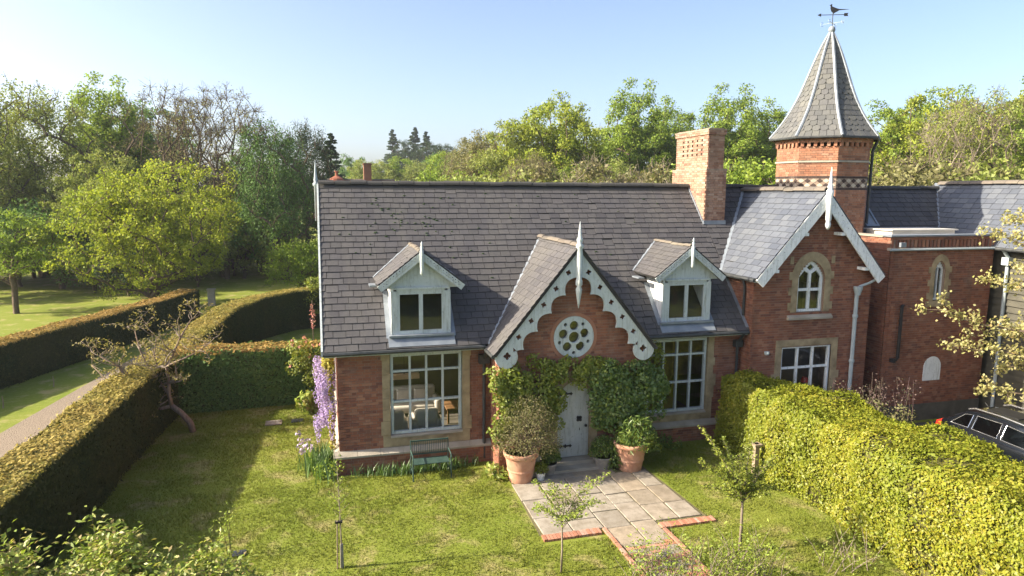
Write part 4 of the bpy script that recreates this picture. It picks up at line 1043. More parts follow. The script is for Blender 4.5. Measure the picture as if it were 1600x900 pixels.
b = MB().box(17.75, 20.3, 18.1, 19.2, 5.95, 6.16); b.box(17.68, 20.37, 18.03, 19.27, 6.16, 6.2); b.build('rooflight', M['membrane'], ann)
# lancet window
lo_ = arch(.2, .95, 1.27, 6); lts = [[(-.155, .05), (-.02, .05), (-.02, 1.06), (-.155, .98)], [(.02, .05), (.155, .05), (.155, .98), (.02, 1.06)]]
lw = MB().plate(lo_, lts, (LX, AY+.08, 3.98), (1, 0, 0), (0, 0, 1), (0, .06, 0)).build('lancet_window', M['paint_white'], ann)
MB().plate(lo_, [], (LX, AY+.11, 3.98), (1, 0, 0), (0, 0, 1), (0, .004, 0)).build('pane', M['glass'], lw)
so_ = arch(.36, 1.05, 1.48, 6, -.02); ring = [(-.36, -.02), (-.205, -.02)]+arch(.205, .95, 1.275, 6, -.02)[:1:-1]+[(.205, -.02), (.36, -.02)]+so_[2:]
MB().plate(ring, [], (LX, AY-.025, 3.98), (1, 0, 0), (0, 0, 1), (0, .14, 0)).build('window_surround', M['stone'], lw)
for k in range(3):
    for sg in (-1, 1): MB().box(LX+sg*.41-.05, LX+sg*.41+.05, AY-.022, AY+.05, 4.02+k*.42, 4.22+k*.42).build('quoin', M['stone'], lw)
MB().box(LX-.48, LX+.48, AY-.06, AY+.08, 3.78, 3.955).build('sill', M['stone'], lw)
MB().box(LX-.5, LX+.5, AY+.5, AY+.54, 3.6, 5.5).build('inner_wall', M['dark'], ann)
MB().plate(arch(.35, .45, .8, 8), [], (19.0, AY-.02, 1.32), (1, 0, 0), (0, 0, 1), (0, .06, 0)).build('stone_tablet', M['paint_white'], ann)
b = MB().tube([(17.62, AY-.02, 3.85), (17.5, AY-.1, 3.85), (17.47, AY-.12, 3.8), (17.47, AY-.12, 2.2), (17.44, AY-.1, 2.12), (17.3, AY-.02, 2.1)], .05, 8); b.lathe([(.09, -.06), (.09, .06)], (17.33, AY-.08, 2.1), 10); b.build('soil_pipe', M['iron'], ann)
MB().box(17.15, 17.35, AY-.2, AY-.12, 5.72, 5.86).build('floodlight', M['lead'], ann)

# ------------------------------------------------------------------ octagonal tower
TX, TY, TR_ = 16.78, 20.4, 1.53
tow = thing('octagonal_tower', 'octagonal brick turret with steep bell-cast slate spire and bird weather vane', 'tower', (TX, TY, 0))
bk = MB(); back = MB(); blk_ = MB(); crm = MB()
for k in range(8):
    a0, a1 = R(22.5+45*k), R(67.5+45*k)
    p0 = Vector((TX+TR_*math.cos(a0), TY+TR_*math.sin(a0), 0)); p1 = Vector((TX+TR_*math.cos(a1), TY+TR_*math.sin(a1), 0)); u = (p1-p0); L8 = u.length; u.normalize(); n = Vector((math.cos((a0+a1)/2), math.sin((a0+a1)/2), 0))
    full = lambda z: [(0, L8)]
    brick_wall(bk, back, p0, u, n, 5.3, 7.46, full, (), .2); brick_wall(bk, back, p0, u, n, 7.91, 8.36, full, (), .2)
    brick_wall(blk_, back, p0, u, n, 7.46, 7.535, full, (), .2); brick_wall(blk_, back, p0, u, n, 7.835, 7.91, full, (), .2)
    back.obox(p0+Vector((0, 0, 7.535))-n*.2, u*L8, n*.2, (0, 0, .3))
    for r_ in range(2):                                   # diaper of dark and cream diamonds
        for c_ in range(6):
            cx = .11+c_*(L8-.22)/5; cz = 7.61+r_*.15
            pts = [p0+u*(cx+dx_)+n*.012+Vector((0, 0, cz+dz_)) for dx_, dz_ in ((-.1, 0), (0, -.072), (.1, 0), (0, .072))]
            (crm if (r_+c_) % 2 else blk_).add(pts+[q-n*.012 for q in pts], [(0,1,2,3),(0,4,5,1),(1,5,6,2),(2,6,7,3),(3,7,4,0)])
    e = u*.03
    crm_ = None
    b = MB().obox(p0-e+n*.0+Vector((0, 0, 8.36)), u*(L8+.06), n*.05, (0, 0, .06)); b.build('stone_band', M['stone_grey'], tow)
    brick_wall(bk, back, p0-n*0, u, n, 8.43, 8.88, full, (), .2)
    x = .03
    while x < L8-.1:                                      # dentil course under the eaves
        bk.obox(p0+u*x+Vector((0, 0, 8.88)), u*.1, n*.07, (0, 0, .12)); x += .2
    brick_wall(bk, back, p0+n*.06-e*2, u, n, 9.0, 9.2, lambda z: [(0, L8+.12)], (), .2)
tw = back.build('wall', M['mortar'], tow); bk.build('brickwork', M['brick_pale'], tw, kind='stuff'); blk_.build('dark_brickwork', M['blackbrick'], tw, kind='stuff'); crm.build('cream_brickwork', M['creambrick'], tw, kind='stuff')
# spire: concave profile
AP = 12.78; prof = []
for k in range(15):
    t_ = k/14; prof.append((1.77*(1-t_)**1.0*(1-.22*math.sin(math.pi*t_)**1.0*(1-t_)**.35)+.03, 9.2+(AP-9.2)*t_))
sp = MB(); 
for r_, z in prof:
    for k in range(8): sp.v.append((TX+(r_-.03)*math.cos(R(22.5+45*k)), TY+(r_-.03)*math.sin(R(22.5+45*k)), z-.02))
for i in range(14):
    for k in range(8): sp.f.append((i*8+k, i*8+(k+1) % 8, (i+1)*8+(k+1) % 8, (i+1)*8+k))
sp.f.append(tuple(range(8))[::-1]); spire = sp.build('spire', M['slate_spire'], tow)
def prad(z):
    for (r0, z0), (r1, z1) in zip(prof, prof[1:]):
        if z0 <= z <= z1: return r0+(r1-r0)*(z-z0)/(z1-z0)
    return .03
ts = MB(); z = 9.2; row = 0
while z < AP-.25:
    r0, r1 = prad(z), prad(min(AP, z+.19)); fish = 7 <= row < 12 or 1 <= row < 4
    for k in range(8):
        a0, a1 = R(22.5+45*k), R(67.5+45*k); A = Vector((math.cos(a0), math.sin(a0), 0)); B = Vector((math.cos(a1), math.sin(a1), 0)); nn_ = (A+B).normalized()
        L0 = (A-B).length*r0; cnt = max(1, round(L0/.24)); off = .5*(row % 2)
        for i in range(-1, cnt+1):
            f0, f1 = max(0, (i+off)/cnt), min(1, (i+1+off)/cnt)
            if f1-f0 < .15/cnt: continue
            q = lambda f, r_, zz, e: Vector((TX, TY, zz))+(A*(1-f)+B*f)*r_+nn_*e
            fm = (f0+f1)/2; e0 = .022+random.uniform(0, .008); g_ = .004
            gap = (f1-f0)*.03
            if fish: pts = [q(fm-.22*(f1-f0), r0, z, e0), q(fm+.22*(f1-f0), r0, z, e0), q(f1-gap, (r0*.7+r1*.3), z+.06, e0*.8), q(f1-gap, r1, z+.2, g_), q(f0+gap, r1, z+.2, g_), q(f0+gap, (r0*.7+r1*.3), z+.06, e0*.8)]
            else: pts = [q(f0+gap, r0, z, e0), q(f1-gap, r0, z, e0), q(f1-gap, r1, z+.2, g_), q(f0+gap, r1, z+.2, g_)]
            m_ = len(pts); ts.add(pts+[p_-nn_*.02 for p_ in pts], [tuple(range(m_))]+[(j, m_+j, m_+(j+1) % m_, (j+1) % m_) for j in range(m_)])
    z += .175; row += 1
ts.build('slates', M['slate_spire'], spire, kind='stuff')
for k in range(8):
    a = R(22.5+45*k); MB().tube([(TX+(r_+.015)*math.cos(a), TY+(r_+.015)*math.sin(a), z) for r_, z in prof], [.05]*13+[.04, .03], 6).build('hip_roll', M['lead'], spire)
rg = [(TX+1.79*math.cos(R(22.5+45*k)), TY+1.79*math.sin(R(22.5+45*k)), 9.17) for k in range(9)]
MB().tube(rg, .05, 8).build('gutter', M['gutter'], tow)
a = R(22.5-45); b = MB().tube([(TX+1.75*math.cos(a), TY+1.75*math.sin(a), 9.12), (TX+1.62*math.cos(a), TY+1.62*math.sin(a), 8.8), (TX+1.6*math.cos(a), TY+1.6*math.sin(a), 6.0)], .05, 8); b.build('downpipe', M['gutter'], tow)
MB().lathe([(.03, -.12), (.09, -.06), (.12, .02), (.1, .1), (.03, .15)], (TX, TY, AP+.02), 12).build('ball', M['lead'], spire, True)
# weather vane with a pheasant
Z0 = AP+.1
vane = MB().tube([(TX, TY, Z0), (TX, TY, Z0+.62)], .014, 6).build('weather_vane', M['iron'], tow)
vd = Vector((math.cos(R(-22)), math.sin(R(-22)), 0)); vn = Vector((-vd.y, vd.x, 0))
b = MB().tube([Vector((TX, TY, Z0+.43))-vd*.45, Vector((TX, TY, Z0+.43))+vd*.45], .011, 6)
O_ = Vector((TX, TY, Z0+.43))-vn*.006
b.plate([(-.5, 0), (-.38, -.055), (-.38, .055)], [], O_, vd, (0, 0, 1), vn*.012); b.plate([(.36, -.05), (.5, -.05), (.47, 0), (.5, .05), (.36, .05)], [], O_, vd, (0, 0, 1), vn*.012); b.build('arrow', M['iron'], vane)
b = MB()
for q in range(4):
    dd = Vector((math.cos(R(35+90*q)), math.sin(R(35+90*q)), 0)); b.tube([(TX, TY, Z0+.16), Vector((TX, TY, Z0+.16))+dd*.3], .009, 5)
    c = Vector((TX, TY, Z0+.16))+dd*.33; w_ = .045
    strokes = [[(-1, -1), (-1, 1), (1, -1), (1, 1)], [(1, 1), (-1, 1), (-1, 0), (.6, 0), (-1, 0), (-1, -1), (1, -1)], [(1, 1), (-1, 1), (-1, 0), (1, 0), (1, -1), (-1, -1)], [(-1, 1), (-.5, -1), (0, .4), (.5, -1), (1, 1)]][q]
    b.tube([c+Vector((1, 0, 0))*x_*w_+Vector((0, 0, z_*w_*1.2)) for x_, z_ in strokes], .008, 4)
b.build('compass_letters', M['pipe'], vane)
bird = [(-.07, .42), (-.09, .39), (-.13, .38), (-.09, .365), (-.09, .28), (-.06, .19), (0, .13), (.02, .1), (.05, .13), (.13, .17), (.2, .215), (.5, .235), (.2, .25), (.12, .27), (.02, .31), (-.05, .34), (-.045, .4)]
MB().plate(bird, [], Vector((TX, TY, Z0+.36))-vn*.02, vd, (0, 0, 1), vn*.04).build('pheasant', M['iron'], vane)

# ------------------------------------------------------------------ neighbouring roof and chimney beyond the ridge
fh = thing('neighbour_house', 'red-tiled cottage roof and brick chimney just showing above the main ridge', 'house', (3, 62, 0))
MB().box(-.5, 6.8, 58.5, 65.5, 0, 5).build('wall', M['brick_pale'], fh)
for (x, z) in ((.6, 1.0), (4.6, 1.0), (.6, 3.2), (2.7, 3.2), (4.6, 3.2)):
    w = MB().box(x, x+1.1, 58.42, 58.5, z, z+1.2); w.box(x-.1, x+1.2, 58.36, 58.5, z-.1, z); w = w.build('window', M['paint_white'], fh)
    for k in range(2): MB().box(x+.07+k*.5, x+.53+k*.5, 58.4, 58.419, z+.08, z+1.12).build('pane', M['trim'], w)
MB().box(2.7, 3.7, 58.42, 58.5, 0, 2.1).build('door', M['wood'], fh)
rf = MB().add([(-.8, 58, 5), (7, 58, 5), (6.2, 62, 8.15), (.4, 62, 8.15), (-.8, 66, 5), (7, 66, 5)], [(0,1,2,3),(3,2,5,4),(0,3,4),(1,5,2),(4,5,1,0)]).build('roof', M['tilered'], fh)
ridge_tiles((.4, 62, 8.17), (6.2, 62, 8.17), rf, 'ridge', .6, .15)
MB().box(3.5, 4.15, 61.5, 62.4, 7.5, 9.6).build('chimney', M['brick_pale'], fh); MB().box(3.45, 4.2, 61.45, 62.45, 9.45, 9.56).build('chimney_cap', M['brick_pale'], fh)
b = MB().lathe([(.7, 0), (.55, .25), (.12, .5), (.12, .8), (.2, .82), (.2, .9)], (1.2, 62, 8.0), 12); b.build('cowl', M['tilered'], fh)
# ------------------------------------------------------------------ room furniture seen through the big window
def sofa(name, label, x0, x1, y0, y1, face, loc):
    t_ = thing(name, label, 'sofa', loc); s_ = 1 if face < 0 else -1
    yb = y1 if face < 0 else y0
    def puff(a, b_, c, d_, e, f_, nm, mt='sofa', rd=.09):
        bm = bmesh.new(); bmesh.ops.create_cube(bm, size=1)
        for v in bm.verts: v.co = ((a+b_)/2+v.co.x*(b_-a), (c+d_)/2+v.co.y*(d_-c), (e+f_)/2+v.co.z*(f_-e))
        bmesh.ops.bevel(bm, geom=list(bm.edges), offset=min(rd, (b_-a)*.45, (d_-c)*.45, (f_-e)*.45), segments=3, affect='EDGES', profile=.6)
        me = bpy.data.meshes.new(nm); bm.to_mesh(me); bm.free(); link(nm, me, M[mt], t_, True)
    puff(x0+.18, x1-.18, y0+.05, y1-.05, .25, .5, 'seat')
    puff(x0+.1, x1-.1, (y1-.28 if face < 0 else y0), (y1 if face < 0 else y0+.28), .2, .98, 'backrest', rd=.13)
    puff(x0, x0+.22, y0, y1, .2, .68, 'arm'); puff(x1-.22, x1, y0, y1, .2, .68, 'arm')
    for k in range(max(1, int((x1-x0)/.7))):
        cx = x0+.3+(k+.5)*(x1-x0-.6)/max(1, int((x1-x0)/.7)); puff(cx-.24, cx+.24, (y1-.42 if face < 0 else y0+.28), (y1-.27 if face < 0 else y0+.42), .5, .92, 'cushion', 'cushion' if k == 0 else 'sofa', .06)
    for (fx, fy) in ((x0+.1, y0+.1), (x1-.1, y0+.1), (x0+.1, y1-.1), (x1-.1, y1-.1)): MB().tube([(fx, fy, .16), (fx, fy, .24)], .03, 6).build('foot', M['wood'], t_)
sofa('armchair', 'cream armchair just inside the big window, on the left', 1.3, 2.2, 19.3, 20.2, 1, (1.75, 19.8, .16))
sofa('armchair', 'cream armchair just inside the big window, on the right', 2.3, 3.2, 19.3, 20.2, 1, (2.75, 19.8, .16))
sofa('sofa', 'long cream sofa with cushions deep in the room', 1.2, 3.5, 21.2, 22.1, -1, (2.35, 21.6, .16))
tb = thing('console_table', 'low wooden table inside the window beyond the armchairs', 'table', (3.9, 20.6, .16))
MB().box(3.5, 4.3, 20.2, 21.0, .6, .66).build('table_top', M['wood'], tb)
for (x, y) in ((3.55, 20.25), (4.25, 20.25), (3.55, 20.95), (4.25, 20.95)): MB().box(x-.03, x+.03, y-.03, y+.03, .16, .6).build('leg', M['wood'], tb)
pl = thing('pendant_lamp', 'long wooden pendant lamp hanging inside the big window', 'lamp', (2.1, 20.2, 1.75))
MB().box(1.75, 2.65, 20.1, 20.3, 1.72, 1.86).build('lamp_shade', M['cushion'], pl); MB().tube([(2.2, 20.2, 1.86), (2.2, 20.2, 3.36)], .01, 5).build('cord', M['iron'], pl)
# red lamp in the wing's lower window
rl = thing('table_lamp', 'small red lamp behind the lower window of the gabled wing', 'lamp', (14.5, 17.75, 1.0))
MB().lathe([(.12, .45), (.08, .6)], (14.5, 17.75, 1.0), 12).build('lamp_shade', M['taillight'], rl); MB().lathe([(.1, 0), (.1, .02), (.02, .05), (.02, .45)], (14.5, 17.75, 1.0), 12).build('base', M['chrome'], rl)
MB().box(14.2, 14.8, 17.5, 18.0, .5, 1.0).build('stand', M['wood'], rl)

# ------------------------------------------------------------------ garden bench
bn = thing('garden_bench', 'green metal garden bench under the big left window', 'bench', (2.5, 17.0, 0))
bx0, bx1, bf, bb = 2.0, 2.98, 16.62, 17.08
for k in range(7): MB().box(bx0+.03, bx1-.03, bf+.02+k*.062, bf+.07+k*.062, .42, .44).build('seat_slat', M['bench'], bn)
b = MB().bar((bx0, bb, .9), (bx1, bb+.0, .9), .03, .035); b.bar((bx0, bb-.01, .55), (bx1, bb-.01, .55), .025, .03); b.build('back_rail', M['bench'], bn)
for k in range(19): MB().bar((bx0+.05+k*(bx1-bx0-.1)/18, bb-.005, .55), (bx0+.05+k*(bx1-bx0-.1)/18, bb, .9), .012, .012, (0, 1, 0)).build('back_bar', M['bench'], bn)
for xx in (bx0, bx1):
    MB().tube([(xx, bb+.02, 0), (xx, bb-.02, .42), (xx, bb, .93)], .016, 6).build('leg', M['bench'], bn)
    MB().tube([(xx, bf-.02, 0), (xx, bf+.02, .42), (xx, bf, .62)], .016, 6).build('leg', M['bench'], bn)
    MB().tube([(xx, bf-.03, .58), (xx, bf, .64), (xx, bf+.1, .65), (xx, bb, .66)], .016, 6).build('armrest', M['bench'], bn)
    MB().tube([(xx, bf, .2), (xx, bb, .2)], .01, 6).build('stretcher', M['bench'], bn)

# ------------------------------------------------------------------ car
car = thing('parked_car', 'dark navy estate car with silver roof rails parked beyond the beech hedge', 'car', (17.75, 12.7, 0))
CXm, CR = 17.72, 15.0                                   # centre line and rear bumper
def loft(secs, close=True):
    b = MB(); n = len(secs[0])
    for s_ in secs: b.v.extend([tuple(p) for p in s_])
    for i in range(len(secs)-1):
        for k in range(n-1): b.f.append((i*n+k, i*n+k+1, (i+1)*n+k+1, (i+1)*n+k))
    b.f.append(tuple(range(n))[::-1]); b.f.append(tuple((len(secs)-1)*n+k for k in range(n)))
    return b
def belt(s): return float(np.interp(s, [0, .12, .4, 3.2, 3.5, 4.3, 4.65], [.82, .95, 1.0, .97, .94, .84, .66]))
secs = []
for s in (0, .06, .2, .6, 1.2, 2.0, 2.8, 3.3, 3.6, 4.0, 4.35, 4.55, 4.66):
    e = float(np.interp(s, [0, .1, .4, 3.9, 4.4, 4.66], [.8, .9, .925, .925, .87, .68])); zb = float(np.interp(s, [0, .3, 4.3, 4.66], [.42, .27, .27, .36])); zt = belt(s); y = CR-s
    half = [(e*.9, zb), (e, zb+.12), (e+.005, zt-.28), (e-.02, zt-.1), (e-.09, zt-.01), (e*.5, zt+.03)]
    secs.append([(CXm-x, y, z) for x, z in half]+[(CXm+x, y, z) for x, z in half[::-1]])
body = loft(secs).build('body', M['carpaint'], car, True)
def gh(s):                                              # cabin section: base half-width, roof half-width, roof height
    zr = float(np.interp(s, [.1, .75, 1.3, 2.3, 2.75, 3.45], [1.0, 1.44, 1.5, 1.48, 1.4, .98])); return .85, .63, zr
secs = []
for s in (.12, .4, .75, 1.3, 1.9, 2.3, 2.75, 3.1, 3.45):
    wb, wr_, zr = gh(s); zb = belt(s)-.03; y = CR-s; k = (zr-zb)/.5; wt = wb-(wb-wr_)*min(1, max(.1, k))
    half = [(wb, zb), (wt, zr-.06 if zr-zb > .1 else zr-.01), (wt-.06, zr-.01), (wt*.5, zr+.015)]
    secs.append([(CXm-x, y, z) for x, z in half]+[(CXm+x, y, z) for x, z in half[::-1]])
loft(secs).build('cabin', M['carpaint'], car, True)
def side_pt(s, f_, sg, e=.012):
    wb, wr_, zr = gh(s); zb = belt(s)+.0; z = zb+(zr-.08-zb)*f_; k = (zr-belt(s)+.03)/.5; wt = wb-(wb-wr_)*min(1, max(.1, k)); fr_ = (z-(belt(s)-.03))/max(.05, (zr-.06-(belt(s)-.03)))
    return (CXm+sg*(wb+(wt-wb)*fr_+e), CR-s, z)
for sg in (-1, 1):
    for (s0, s1, s2, s3) in ((.42, .95, .95, .72), (1.06, 1.78, 1.78, 1.06), (1.9, 3.0, 2.55, 1.9)):
        pts = [side_pt(s0, .06, sg), side_pt(s1, .06, sg), side_pt(s2, .94, sg), side_pt(s3, .94, sg)]
        f_ = (0, 1, 2, 3) if sg < 0 else (3, 2, 1, 0)
        w = MB().add(pts, [f_]).build('side_window', M['carglass'], car)
        fr_ = MB().tube([side_pt(s0, .06, sg, .018), side_pt(s1, .06, sg, .018), side_pt(s2, .94, sg, .018), side_pt(s3, .94, sg, .018), side_pt(s0, .06, sg, .018)], .012, 5); fr_.build('frame', M['chrome'], w)
    MB().tube([(CXm+sg*.62, CR-.75, 1.47), (CXm+sg*.63, CR-.95, 1.54), (CXm+sg*.63, CR-1.7, 1.56), (CXm+sg*.63, CR-2.4, 1.52), (CXm+sg*.62, CR-2.65, 1.44)], .022, 8).build('roof_rail', M['chrome'], car)
    MB().box(CXm+sg*1.0-.1, CXm+sg*1.0+.1, CR-2.98, CR-2.85, 1.0, 1.13).build('mirror', M['carpaint'], car)
    b = MB().add([(CXm+sg*.93, CR-.02, .82), (CXm+sg*.93, CR-.2, .85), (CXm+sg*.9, CR-.18, .94), (CXm+sg*.87, CR-.0, .93), (CXm+sg*.6, CR+.03, .82), (CXm+sg*.6, CR+.03, .95)], [(0,1,2,3),(0,3,5,4),(3,2,5),(0,4,1)]); b.build('tail_light', M['taillight'], car)
    MB().box(CXm+sg*.72-.16, CXm+sg*.72+.16, CR-4.62, CR-4.45, .6, .72).build('headlight', M['headlight'], car)
    for s in (.85, 3.72):
        wb_ = MB().tube([(CXm+sg*.72, CR-s, .34), (CXm+sg*.94, CR-s, .34)], .34, 24).build('wheel', M['tyre'], car)
        MB().tube([(CXm+sg*.93, CR-s, .34), (CXm+sg*.955, CR-s, .34)], .22, 16).build('rim', M['chrome'], wb_)
MB().add([(CXm-.6, CR-.2, 1.07), (CXm+.6, CR-.2, 1.07), (CXm+.52, CR-.6, 1.36), (CXm-.52, CR-.6, 1.36)], [(0,1,2,3)]).build('rear_window', M['carglass'], car)
MB().add([(CXm-.7, CR-3.36, 1.05), (CXm+.7, CR-3.36, 1.05), (CXm+.58, CR-2.8, 1.415), (CXm-.58, CR-2.8, 1.415)], [(3,2,1,0)]).build('windscreen', M['carglass'], car)
MB().box(CXm-.3, CXm+.3, CR-1.9, CR-1.0, 1.5, 1.52).build('sunroof', M['trim'], car)
MB().tube([(CXm, CR-.8, 1.5), (CXm, CR-.7, 1.58)], .012, 5).build('aerial', M['trim'], car)

# ------------------------------------------------------------------ pots by the door (plants are added further down)
def pot(root, c, r_, h, mat='terracotta', bands=True):
    pr_ = [(r_*.62, 0), (r_*.66, .02), (r_*.7, h*.2), (r_*.86, h*.72), (r_*.9, h*.8), (r_*.9, h*.83), (r_*1.0, h*.86), (r_*1.02, h*.98), (r_*.98, h), (r_*.88, h), (r_*.86, h*.9)]
    o_ = MB().lathe(pr_, c, 28).build('pot', M[mat], root, True); MB().lathe([(r_*.87, h*.88), (r_*.86, h*.9)], c, 20).build('soil', M['soil'], root)
    if bands: MB().lathe([(r_*.755, h*.36), (r_*.79, h*.38), (r_*.79, h*.42), (r_*.775, h*.44)], c, 28).build('moulding', M[mat], o_)
    return o_
pot_l = thing('potted_shrub', 'large terracotta pot with a bronze twiggy shrub left of the front door', 'potted plant', (4.68, 16.02, .0)); pot(pot_l, (4.68, 16.02, .0), .45, .8)
pot_r = thing('potted_shrub', 'large terracotta pot with drooping green leaves right of the front door', 'potted plant', (7.72, 15.98, 0)); pot(pot_r, (7.72, 15.98, 0), .46, .78)
pot_b = thing('potted_shrub', 'clipped dark green shrub in a low pot left of the door step', 'potted plant', (5.5, 16.2, 0)); pot(pot_b, (5.5, 16.2, 0), .22, .32, 'pot_grey', False)
pot_c = thing('potted_shrub', 'dark green shrub in a grey stone pot right of the door step', 'potted plant', (7.02, 16.2, 0)); pot(pot_c, (7.02, 16.2, 0), .27, .36, 'pot_grey', False)
pot_d = thing('potted_shrub', 'small yellow-green plant in a little white pot beside the big left pot', 'potted plant', (5.18, 15.9, 0)); pot(pot_d, (5.18, 15.9, 0), .13, .22, 'paint_white', False)
tp = tag(MB().lathe([(.13, 0), (.15, .06), (.2, .22), (.22, .24), (.22, .29), (.18, .29)], (5.05, 16.18, .58), 18).build('terracotta_pot', M['terracotta'], None, True), 'round terracotta pot raised behind the big left pot', 'pot')
b = MB(); b.box(4.9, 5.2, 16.05, 16.32, .006, .575); b.box(4.87, 5.23, 16.02, 16.35, .5, .579); tag(b.build('stone_pedestal', M['stone_grey']), 'small stone pedestal holding the round terracotta pot', 'pedestal')
# wooden posts
b = MB().box(10.55, 10.67, 14.55, 14.67, 0, .95); b.box(10.5, 10.72, 14.5, 14.72, .9, .95); tag(b.build('wooden_post', M['wood_post']), 'short dark wooden post standing against the sunlit beech hedge', 'post')
for (x, y, lab) in ((-9.9, 28.3, 'thin pale stake in the shaded verge, the farther of two'), (-10.6, 25.9, 'thin pale stake in the shaded verge, the nearer of two')):
    b = MB().tube([(x, y, 0), (x+.02, y, .2), (x, y, .42)], [.025, .022, .012], 6); tag(b.build('marker_stake', M['wood_post']), lab, 'stake', 'marker stakes')
b = MB().box(-7.2, -6.8, 46, 46.4, 0, 1.0); b.box(-7.25, -6.75, 45.95, 46.45, 1.0, 1.07); tag(b.build('gate_pier', M['stone_grey']), 'low stone pier beyond the hedge under the big spreading tree', 'pier')
# ------------------------------------------------------------------ hedges
rb = random.Random(9)
def hedge(name, label, path, width, height, nleaf, L, Wd, mat_side, mat_top=None, group=None, tri=True, rnd=.12, rough=.04, core='l_yew', seg=.5, topfade=.35):
    """clipped hedge along a polyline (centre line); foliage as small leaves on a solid core"""
    P = np.array(path, float); d_ = np.diff(P, axis=0); sl_ = np.hypot(d_[:, 0], d_[:, 1]); cum = np.r_[0, np.cumsum(sl_)]; Ltot = cum[-1]
    def at(s):
        x = np.interp(s, cum, P[:, 0]); y = np.interp(s, cum, P[:, 1]); x2 = np.interp(np.clip(s+.3, 0, Ltot), cum, P[:, 0]); y2 = np.interp(np.clip(s+.3, 0, Ltot), cum, P[:, 1])
        x1 = np.interp(np.clip(s-.3, 0, Ltot), cum, P[:, 0]); y1 = np.interp(np.clip(s-.3, 0, Ltot), cum, P[:, 1]); t_ = unit(np.stack([x2-x1, y2-y1], 1)); return x, y, t_
    wfun = width if callable(width) else (lambda s: np.full_like(s, width)); hfun = height if callable(height) else (lambda s: np.full_like(s, height))
    def surf(s, q, off):
        """q 0..1 round the section: left face, top, right face"""
        x, y, t_ = at(s); w_ = wfun(s)/2; h_ = hfun(s); per = 2*h_+2*w_; a = q*per
        u_ = np.where(a < h_, -w_, np.where(a < h_+2*w_, a-h_-w_, w_)); z = np.where(a < h_, a, np.where(a < h_+2*w_, h_, per-a))
        nu = np.where(a < h_, -1., np.where(a < h_+2*w_, 0., 1.)); nz = np.where((a >= h_) & (a < h_+2*w_), 1., 0.)
        # round the shoulders
        c = np.clip((np.abs(u_)-(w_-rnd))/rnd, 0, 1); dz = np.clip((z-(h_-rnd))/rnd, 0, 1)
        z = np.where(nz > 0, z-rnd*.45*c**2, z); u_ = np.where(nz == 0, u_-nu*rnd*.45*dz**2, u_)
        nu = nu+np.sign(u_)*c*nz*.8; nz = nz+dz*(nz == 0)*.8
        nrm = np.stack([t_[:, 1]*nu, -t_[:, 0]*nu, nz], 1); nrm = unit(nrm+1e-6)
        pos = np.stack([x+t_[:, 1]*u_, y-t_[:, 0]*u_, z], 1)
        k = fnoise(pos, 1.4)*rough+fnoise(pos+7, .45)*rough*.6
        return pos+nrm*(off+k)[:, None], nrm
    root = thing(name, label, 'hedge', (float(P[0, 0]), float(P[0, 1]), 0), group)
    ns, nq = max(2, int(Ltot/seg)), 22
    S, Q = np.meshgrid(np.linspace(0, Ltot, ns), np.linspace(0, 1, nq), indexing='ij')
    V, _ = surf(S.ravel(), Q.ravel(), np.full(S.size, -.07)); i, j = np.meshgrid(np.arange(ns-1), np.arange(nq-1), indexing='ij')
    F = np.stack([i*nq+j, (i+1)*nq+j, (i+1)*nq+j+1, i*nq+j+1], -1).reshape(-1, 4)
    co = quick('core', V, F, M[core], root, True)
    cap = MB(); 
    for e in (0, ns-1): cap.add([tuple(V[e*nq+k]) for k in range(nq)], [tuple(range(nq)) if e == 0 else tuple(range(nq))[::-1]])
    cap.build('core_end', M[core], root)
    s = rng.uniform(0, Ltot, nleaf); q = rng.uniform(0, 1, nleaf)
    x, y, t_ = at(s); vis = np.ones(nleaf, bool)
    P1, N1 = surf(s, q, rng.normal(0, .02 if tri else .035, nleaf))
    # the two end faces
    ne = int(nleaf*.04)
    for e, se in ((0, 0.), (1, Ltot)):
        xx, yy, tt = at(np.full(ne, se)); w_ = wfun(np.full(ne, se))/2; h_ = hfun(np.full(ne, se))
        uu = rng.uniform(-1, 1, ne)*w_; zz = rng.uniform(0, 1, ne)*h_; sg = -1 if e == 0 else 1
        P1 = np.r_[P1, np.stack([xx+tt[:, 1]*uu+tt[:, 0]*sg*.03, yy-tt[:, 0]*uu+tt[:, 1]*sg*.03, zz], 1)]; N1 = np.r_[N1, np.stack([tt[:, 0]*sg, tt[:, 1]*sg, 0*uu], 1)]
    n_ = len(P1); N2 = unit(N1*1.1+rvec(n_)*(.6 if tri else .8))
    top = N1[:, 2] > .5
    if mat_top: top = rng.uniform(0, 1, n_) < np.clip((N1[:, 2]-.1)*1.3+.02, 0, .93)  # upward-facing leaves mostly take the paler top material
    f_ = np.exp(rng.normal(0, .28, n_)); Ls = L*f_*rng.uniform(.8, 1.2, n_); Ws = Wd*f_*rng.uniform(.7, 1.25, n_)
    if not tri:
        kp = (fnoise(P1*1.0+3, .5) > -.62) | (rng.uniform(0, 1, n_) < .35); P1, N1, N2, Ls, Ws, top = P1[kp], N1[kp], N2[kp], Ls[kp], Ws[kp], top[kp]
    P1 = P1+N1*(rng.uniform(0, 1, len(P1)) < .025)[:, None]*rng.uniform(.03, .12, len(P1))[:, None]
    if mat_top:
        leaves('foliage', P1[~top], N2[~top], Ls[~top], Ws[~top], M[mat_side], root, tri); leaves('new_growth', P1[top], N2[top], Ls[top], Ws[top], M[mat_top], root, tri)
    else: leaves('foliage', P1, N2, Ls, Ws, M[mat_side], root, tri)
    return root
